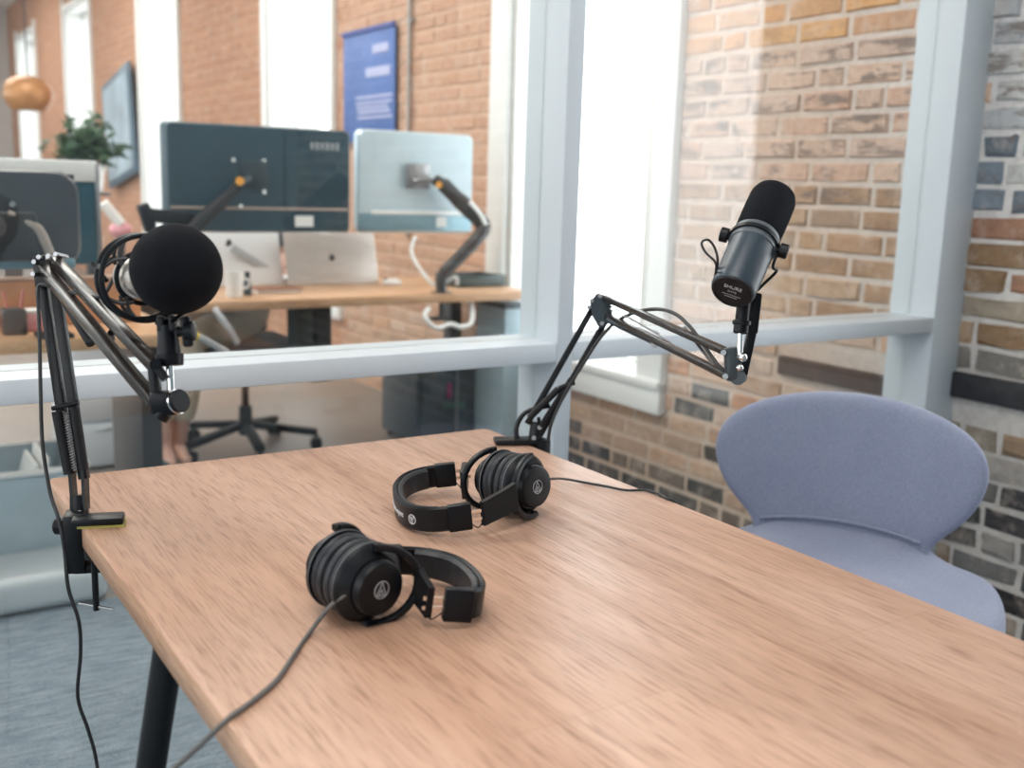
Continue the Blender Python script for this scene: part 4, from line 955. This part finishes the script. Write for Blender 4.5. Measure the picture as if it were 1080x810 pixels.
MB().tube([hb+Vector((0, .1, .43)), hb+Vector((0, .27, .42)), hb+Vector((0, .335, .5)), hb+Vector((0, .335, .66))], .016, 10, 3).build('back_support', DARKS, oc)

def skinned(name, m, parent, joints, edges, root=0, lv=2):
    me = bpy.data.meshes.new(name); off = WORLD.get(parent.name, Vector()) if parent else Vector()
    me.from_pydata([tuple(Vector(j[:3])-off) for j in joints], edges, []); o = bpy.data.objects.new(name, me); COL.objects.link(o)
    me.skin_vertices.new() if hasattr(me.skin_vertices, 'new') and not me.skin_vertices else None
    bpy.context.view_layer.objects.active = o
    md = o.modifiers.new('skin', 'SKIN'); md.use_smooth_shade = True
    for v, j in zip(me.skin_vertices[0].data, joints): v.radius = (j[3], j[4] if len(j) > 4 else j[3])
    me.skin_vertices[0].data[root].use_root = True
    subsurf(o, lv); me.materials.append(m)
    if parent: o.parent = parent
    return o
# person: sits on the swivel chair, hidden above by the monitors; both lower legs to the left
P_ = hb+Vector((0, .10, .50))
pn = thing('person', 'person in rolled khaki trousers seated at the long desk, bare ankles showing', 'person', (P_.x, P_.y, 0))
an1 = Vector((1.145, 4.40, .09)); an2 = Vector((1.215, 4.43, .09))
kn1 = Vector((1.15, 4.37, .52)); kn2 = Vector((1.245, 4.33, .53))
J = [(P_.x, P_.y+.08, .58, .13, .10), (P_.x, P_.y+.08, .74, .13, .10), (P_.x-.02, P_.y+.09, .92, .155, .10), (P_.x-.02, P_.y+.06, 1.02, .07, .06), (P_.x-.02, P_.y+.04, 1.07, .05, .05), (P_.x-.02, P_.y+.02, 1.13, .072, .085), (P_.x-.02, P_.y+.02, 1.21, .075, .09), (P_.x-.02, P_.y+.03, 1.26, .05, .06),
     (P_.x-.20, P_.y+.08, .985, .055), (P_.x-.27, P_.y+.08, .83, .045), (P_.x-.20, P_.y-.06, .795, .033), (P_.x-.16, P_.y-.11, .785, .026),
     (P_.x+.17, P_.y+.08, .985, .055), (P_.x+.25, P_.y+.08, .83, .045), (P_.x+.18, P_.y-.06, .795, .033), (P_.x+.15, P_.y-.11, .785, .026),
     (P_.x-.10, P_.y+.05, .57, .085), (*kn1, .060), (*(kn1.lerp(an1, .4)), .052), (*(an1+Vector((0, .01, .03))), .034), (*(an1+Vector((0, .02, -.035))), .036), (*(an1+Vector((-.01, -.08, -.06))), .030), (*(an1+Vector((-.015, -.15, -.068))), .020),
     (P_.x+.10, P_.y+.05, .57, .085), (*kn2, .060), (*(kn2.lerp(an2, .4)), .052), (*(an2+Vector((0, .01, .03))), .034), (*(an2+Vector((0, .02, -.035))), .036), (*(an2+Vector((-.01, -.08, -.06))), .030), (*(an2+Vector((-.015, -.15, -.068))), .020)]
E_ = [(0,1), (1,2), (2,3), (3,4), (4,5), (5,6), (6,7), (2,8), (8,9), (9,10), (10,11), (2,12), (12,13), (13,14), (14,15), (0,16), (16,17), (17,18), (18,19), (19,20), (20,21), (21,22), (0,23), (23,24), (24,25), (25,26), (26,27), (27,28), (28,29)]
body = skinned('body', SKIN, pn, J, E_)
h0 = Vector((P_.x-.02, P_.y+.02, 1.17))
m = MB().sphere(h0+Vector((0, -.093, -.005)), .012, (.7, 1.0, 1.4)); m.build('nose', SKIN, pn)
m = MB()
for s in (-1, 1): m.sphere(h0+Vector((s*.03, -.08, .02)), .010)
m.build('eyes', PALE, pn)
MB().sphere(h0+Vector((0, -.082, -.045)), .02, (1, .4, .3)).build('mouth', mat('lips', (.45,.18,.15), .5), pn)
for s in (-1, 1): MB().sphere(h0+Vector((s*.082, .005, -.005)), .022, (.35, .7, 1.2)).build('ear', SKIN, pn)
hr = MB().sphere(h0+Vector((0, .018, .045)), .098, (.92, 1.0, .86), None, 32, 20); hr.build('hair', HAIR, pn)
for s, bi in ((-1, 11), (1, 15)):      # hands on the desk: four fingers and a thumb each
    w = Vector(J[bi][:3])
    pts = [(*w, .026, .014), (*(w+Vector((0, -.05, .0))), .034, .012)]; ed = [(0,1)]
    for k, (fx, ln) in enumerate(((-.027, .07), (-.009, .08), (.009, .075), (.027, .06))):
        i = len(pts); pts += [(*(w+Vector((fx, -.078, .004))), .0095), (*(w+Vector((fx*1.1, -.078-ln*.5, .010))), .0085), (*(w+Vector((fx*1.15, -.078-ln, -.004))), .0072)]; ed += [(1, i), (i, i+1), (i+1, i+2)]
    i = len(pts); pts += [(*(w+Vector((-s*.036, -.035, .0))), .0105), (*(w+Vector((-s*.052, -.065, -.004))), .009)]; ed += [(0, i), (i, i+1)]
    skinned('hand', SKIN, pn, pts, ed)
TR = [(P_.x, P_.y+.08, .58, .15, .12), (P_.x, P_.y+.09, .70, .14, .11), (P_.x-.10, P_.y+.05, .57, .095), (*kn1, .074), (*(kn1.lerp(an1, .45)), .066), (*(kn1.lerp(an1, .80)), .054), (P_.x+.10, P_.y+.05, .57, .095), (*kn2, .074), (*(kn2.lerp(an2, .45)), .066), (*(kn2.lerp(an2, .84)), .056)]
skinned('trousers', KHAKI, pn, TR, [(0,1), (0,2), (2,3), (3,4), (4,5), (0,6), (6,7), (7,8), (8,9)])
TS = [(P_.x, P_.y+.09, .66, .15, .12), (P_.x, P_.y+.10, .76, .145, .115), (P_.x-.02, P_.y+.09, .92, .168, .113), (P_.x-.02, P_.y+.07, .99, .09, .075), (P_.x-.20, P_.y+.08, .985, .068), (P_.x-.255, P_.y+.075, .87, .060), (P_.x+.17, P_.y+.08, .985, .068), (P_.x+.235, P_.y+.075, .87, .060)]
skinned('shirt', SHIRT, pn, TS, [(0,1), (1,2), (2,3), (2,4), (4,5), (2,6), (6,7)])
# teal slipper beside the leg
sl = thing('slipper', 'dark teal slipper on the floor left of the bare ankles', 'slipper', (1.075, 4.22, 0))
MB().box((1.075, 4.22, .012), (.075, .22, .018), bevel=.006).build('sole', BLACK, sl); MB().sphere((1.075, 4.19, .025), .045, (.8, 1.6, .85), None, 24, 14).build('upper', mat('dark_teal', (.02,.07,.09), .6), sl)

# open storage tub with papers on a white plinth, lower left
pt = MB().box((.10, 3.10, .055), (1.02, .24, .11), bevel=.035, seg=4).build('floor_plinth', mat('pale_steel', (.62,.66,.68), .35, .2, var=.04, scale=4), loc=(.10, 3.1, 0)); tag(pt, 'pale rounded steel foot beam on the carpet at the left edge', 'desk foot')
tu = thing('storage_tub', 'pale blue grey open plastic tub of papers at the left edge', 'tub', (.30, 3.38, 0))
TUB = mat('pale_blue_plastic', (.50,.60,.65), .3, var=.12, scale=6)
m = MB(); o_, i_ = rrect(-.06, .62, 3.24, 3.60, .03), rrect(-.045, .605, 3.255, 3.585, .025); bo = rrect(-.02, .57, 3.27, 3.57, .03)
m.skin([[m.bm.verts.new((x, y, z)) for x, y in pp] for z, pp in ((.02, rrect(0, .55, 3.285, 3.555, .02)), (.0, bo), (.325, o_), (.33, i_), (.02, rrect(0, .55, 3.285, 3.555, .02)))], cap=False)
m.box((.275, 3.42, .012), (.55, .27, .018)); m.build('tub_body', TUB, tu)
MB().tube([(x, y, .327) for x, y in o_], .010, 8, 0, closed=True).build('tub_rim', PALE, tu)
pp = thing('paper_stack', 'white papers leaning in the pale plastic tub', 'papers', (.46, 3.42, .03))
m = MB(); m.box((.49, 3.42, .20), (.012, .22, .30), Matrix.Rotation(math.radians(10), 3, 'Y')); m.box((.45, 3.43, .19), (.010, .21, .28), Matrix.Rotation(math.radians(16), 3, 'Y')); m.build('paper_sheets', PALE, pp)
bg = thing('dark_pouch', 'dark grey pouch inside the pale plastic tub', 'pouch', (.25, 3.42, .03))
MB().sphere((.25, 3.42, .16), .11, (1.2, .9, 1.1), None, 24, 14).build('pouch_body', mat('slate_fabric', (.16,.2,.22), .8), bg); MB().torus((.25, 3.42, .285), (0, 1, 0), .025, .006, 20, 8).build('pouch_loop', BLACK, bg)
# clutter on the nearer desk
def small(name, label, cat, parts):
    r = thing(name, label, cat, parts[0][2]); 
    for nm, mb, loc, mt in parts: mb.build(nm, mt, r)
    return r
RED = mat('coral_red', (.65,.20,.16), .5); PINK = mat('pink_plastic', (.75,.35,.38), .5)
p = Vector((.43, 3.20, .742)); small('pencil_cup', 'dark square cup on the nearer desk below the dark monitor', 'cup', [('cup_body', MB().box(p+Vector((0,0,.035)), (.06, .06, .07), bevel=.004), p, GREYB), ('pencils', MB().cyl(p+Vector((.01, 0, .03)), p+Vector((.03, 0, .12)), .004, n=8).cyl(p+Vector((-.01, 0, .03)), p+Vector((-.02, .01, .115)), .004, n=8), p, RED)])
p = Vector((.49, 3.26, .742)); small('pink_box', 'small pink box right of the dark pencil cup', 'box', [('box_body', MB().box(p+Vector((0,0,.025)), (.05, .06, .05), bevel=.004), p, PINK), ('box_lid', MB().box(p+Vector((0,0,.054)), (.054, .064, .01), bevel=.003), p, PALE)])
p = Vector((.335, 3.275, .742)); small('folder_stack', 'coral folder stack on the nearer desk at the left edge', 'folders', [('folders', MB().box(p+Vector((-.03,0,.025)), (.16, .12, .05), bevel=.003), p, RED), ('top_sheet', MB().box(p+Vector((-.03,0,.0515)), (.15, .11, .003)), p, PALE)])
p = Vector((.56, 3.375, .742)); small('desk_organiser', 'long orange wooden organiser at the back of the nearer desk', 'organiser', [('tray', MB().box(p+Vector((0,0,.065)), (.50, .055, .13), bevel=.004), p, mat('organiser_wood', (.55,.27,.13), .5, var=.2, scale=12)), ('lid', MB().box(p+Vector((0,0,.134)), (.51, .062, .010), bevel=.003), p, mat('organiser_lid', (.45,.30,.22), .5))])
# wall items
po = thing('poster', 'blue hanging poster with pale lines of print on the brick wall', 'poster', (XW-.03, 5.56, 1.1))
MB().box((XW-.022, 5.56, 1.70), (.010, .655, .60), Matrix.Rotation(math.radians(-.6), 3, 'X'), bevel=.002).build('sheet', mat('poster_blue', (.075,.155,.42), .5, var=.1, scale=3), po)
m = MB()
for y, z, w, h in ((5.40, 1.89, .20, .045), (5.43, 1.77, .30, .05), (5.48, 1.64, .46, .014), (5.48, 1.61, .46, .014), (5.47, 1.53, .44, .014), (5.50, 1.585, .40, .014), (5.48, 1.56, .40, .016)): m.box((XW-.029, y, z), (.003, w, h))
m.build('print_lines', mat('poster_print', (.42,.45,.66), .5), po)
MB().box((XW-.03, 5.56, 2.0), (.018, .67, .02)).build('hanger_rail', mat('poster_rail', (.05,.08,.3), .5), po)
cd = thing('wall_conduit', 'thin steel conduit running down the brick wall right of the blue poster', 'pipe', (XW-.02, 5.09, 1.0))
MB().cyl((XW-.016, 5.09, .9), (XW-.016, 5.09, CEILZ), .012, n=10).build('pipe', mat('conduit_grey', (.42,.38,.35), .5, .3), cd)
for z in (1.3, 2.0, 2.9): MB().box((XW-.010, 5.09, z), (.02, .06, .02)).build('bracket', STEEL, cd)
ts = thing('framed_picture', 'tilted blue grey framed picture on the wall left of the third window', 'picture', (XW-.1, 11.2, 1.3))
Rt = Matrix.Rotation(math.radians(-9), 3, 'X')
MB().box((XW-.06, 11.25, 1.62), (.04, 1.15, 1.05), Rt, bevel=.006).build('frame', mat('slate_frame', (.10,.15,.20), .4), ts); MB().box((XW-.083, 11.25, 1.62), (.006, 1.0, .92), Rt).build('picture_sheet', mat('pale_blue_sheet', (.36,.46,.54), .3, var=.3, scale=3), ts)
# pendant lamp
pc_ = D(30, 101, 7.6); pl_ = thing('pendant_lamp', 'copper dome pendant lamp hanging in the far office', 'lamp', pc_)
MB().lathe(pc_+Vector((0,0,.14)), (0,0,-1), [(0, .03), (.012, .085), (.05, .145), (.10, .168), (.15, .170), (.20, .150), (.24, .12), (.236, .115), (.20, .145), (.15, .165), (.05, .14), (.014, .08), (.01, .001)], 40).build('lamp_shade', mat('copper_shade', (.46,.22,.085), .38, .3, var=.12, scale=6), pl_)
MB().cyl(pc_+Vector((0,0,.13)), Vector((pc_.x, pc_.y, CEILZ)), .006, n=8).build('cord', CORDM, pl_)
MB().cyl(Vector((pc_.x, pc_.y, CEILZ-.03)), Vector((pc_.x, pc_.y, CEILZ)), .05, n=16).build('ceiling_rose', PALE, pl_)
MB().sphere(pc_+Vector((0,0,-.02)), .05).build('bulb', PALE, pl_)
# plant on a tall stand
pb = D(92, 176, 6.3); PZ = .12
pg = thing('potted_plant', 'dark green bushy plant on a tall stand before the far windows', 'plant', (pb.x, pb.y, 0))
MB().cyl((pb.x, pb.y, 0), (pb.x, pb.y, .95+PZ), .03, n=14).cyl((pb.x, pb.y, 0), (pb.x, pb.y, .02), .16, n=24).cyl((pb.x, pb.y, .93+PZ), (pb.x, pb.y, .95+PZ), .13, n=24).build('stand', DARKS, pg)
MB().lathe((pb.x, pb.y, .95+PZ), (0,0,1), [(0, .075), (.002, .08), (.16, .105), (.16, .095), (.14, .09), (.139, .001)], 24).build('pot', PALE, pg)
fl = MB(); rr = random.Random(3); st = MB()
for k in range(40):
    a = rr.uniform(0, 6.28); ph = rr.uniform(.2, 1.35); L_ = rr.uniform(.12, .24)
    d = Vector((math.cos(a)*math.cos(ph), math.sin(a)*math.cos(ph), math.sin(ph))); b0 = Vector((pb.x, pb.y, 1.09+PZ)); b1 = b0+d*L_+Vector((0,0,.03))
    st.tube([b0, b0.lerp(b1, .5)+Vector((0,0,.02)), b1], .003, 5, 2)
    for j in range(9):
        c = b0.lerp(b1, rr.uniform(.45, 1.15))+Vector((rr.uniform(-.05,.05), rr.uniform(-.05,.05), rr.uniform(-.04,.05)))
        t_ = Vector((rr.uniform(-1,1), rr.uniform(-1,1), rr.uniform(-.5,.9))).normalized(); s_ = t_.orthogonal().normalized(); n_ = t_.cross(s_)
        le, wi = rr.uniform(.04,.065), rr.uniform(.014,.022)
        vs = [fl.bm.verts.new(c+t_*x+s_*y+n_*z) for x, y, z in ((-le,0,0), (0,wi,.006), (le,0,-.01), (0,-wi,.006), (0,0,-.002), (0,0,-.006))]
        for q_ in ((0,1,4), (1,2,4), (2,3,4), (3,0,4), (1,0,5), (2,1,5), (3,2,5), (0,3,5)): fl.bm.faces.new([vs[i] for i in q_])
st.build('stems', mat('stem_green', (.07,.10,.03), .6), pg)
o = fl.build('foliage', mat('leaf_green', (.022,.065,.02), .45, var=.5, scale=15), pg)
# far dark cabinet top at the left edge and small pale fixture near the ring
fc = thing('wall_cabinet', 'dark cabinet standing against the far office wall', 'cabinet', (1.9, 16.2, 0))
MB().box((1.5, 17.2, .60), (1.0, .5, 1.16), bevel=.01).build('body', DARKS, fc); MB().box((1.5, 16.94, .6), (.9, .02, 1.0), bevel=.004).build('door', DARKS, fc)
tp = thing('paper_roll_stand', 'white and pink paper rolls on a small stand beyond the shock mount', 'papers', D(122, 232, 5.2))
c_ = D(121, 236, 5.2)
MB().cyl(c_+Vector((-.05, 0, .10)), c_+Vector((.03, 0, .0)), .025, n=14).build('white_roll', PALE, tp); MB().sphere(c_+Vector((.03, .02, -.03)), .045, (1.2, 1, .9)).build('pink_roll', PINK, tp); MB().cyl(c_+Vector((.03, .02, -.06)), Vector((c_.x+.03, c_.y+.02, 0)), .02, n=10).build('stand', DARKS, tp)

# ------------------------------------------------------------------ light
w = bpy.data.worlds.new('world'); scene.world = w; w.use_nodes = True
bgn = w.node_tree.nodes['Background']; bgn.inputs['Color'].default_value = (.93, .97, 1.0, 1); bgn.inputs['Strength'].default_value = 5.0
def ceiling_lamp(x, y, sx, sy, power, colr, z=CEILZ-.02):
    L = bpy.data.lights.new('ceiling_light', 'AREA'); L.shape = 'RECTANGLE'; L.size = sx; L.size_y = sy; L.energy = power; L.color = colr
    o = bpy.data.objects.new('ceiling_light', L); COL.objects.link(o); o.location = (x, y, z)
ceiling_lamp(-.1, .3, 1.6, 1.6, 55, (1., .96, .92))
for y, pw in ((3.6, 75), (6.4, 90), (10.5, 110), (15, 110)): ceiling_lamp(.5, y, 2.2, 1.2, pw, (1., .95, .89))
scene.view_settings.view_transform = 'Standard'; scene.view_settings.look = 'None'; scene.view_settings.gamma = 1.; scene.view_settings.exposure = 0.0
scene.view_settings.use_curve_mapping = False
cy = scene.cycles
cy.use_denoising = True; cy.max_bounces = 10; cy.diffuse_bounces = 5; cy.glossy_bounces = 5; cy.transparent_max_bounces = 24; cy.sample_clamp_indirect = 6.; cy.caustics_reflective = False; cy.caustics_refractive = False
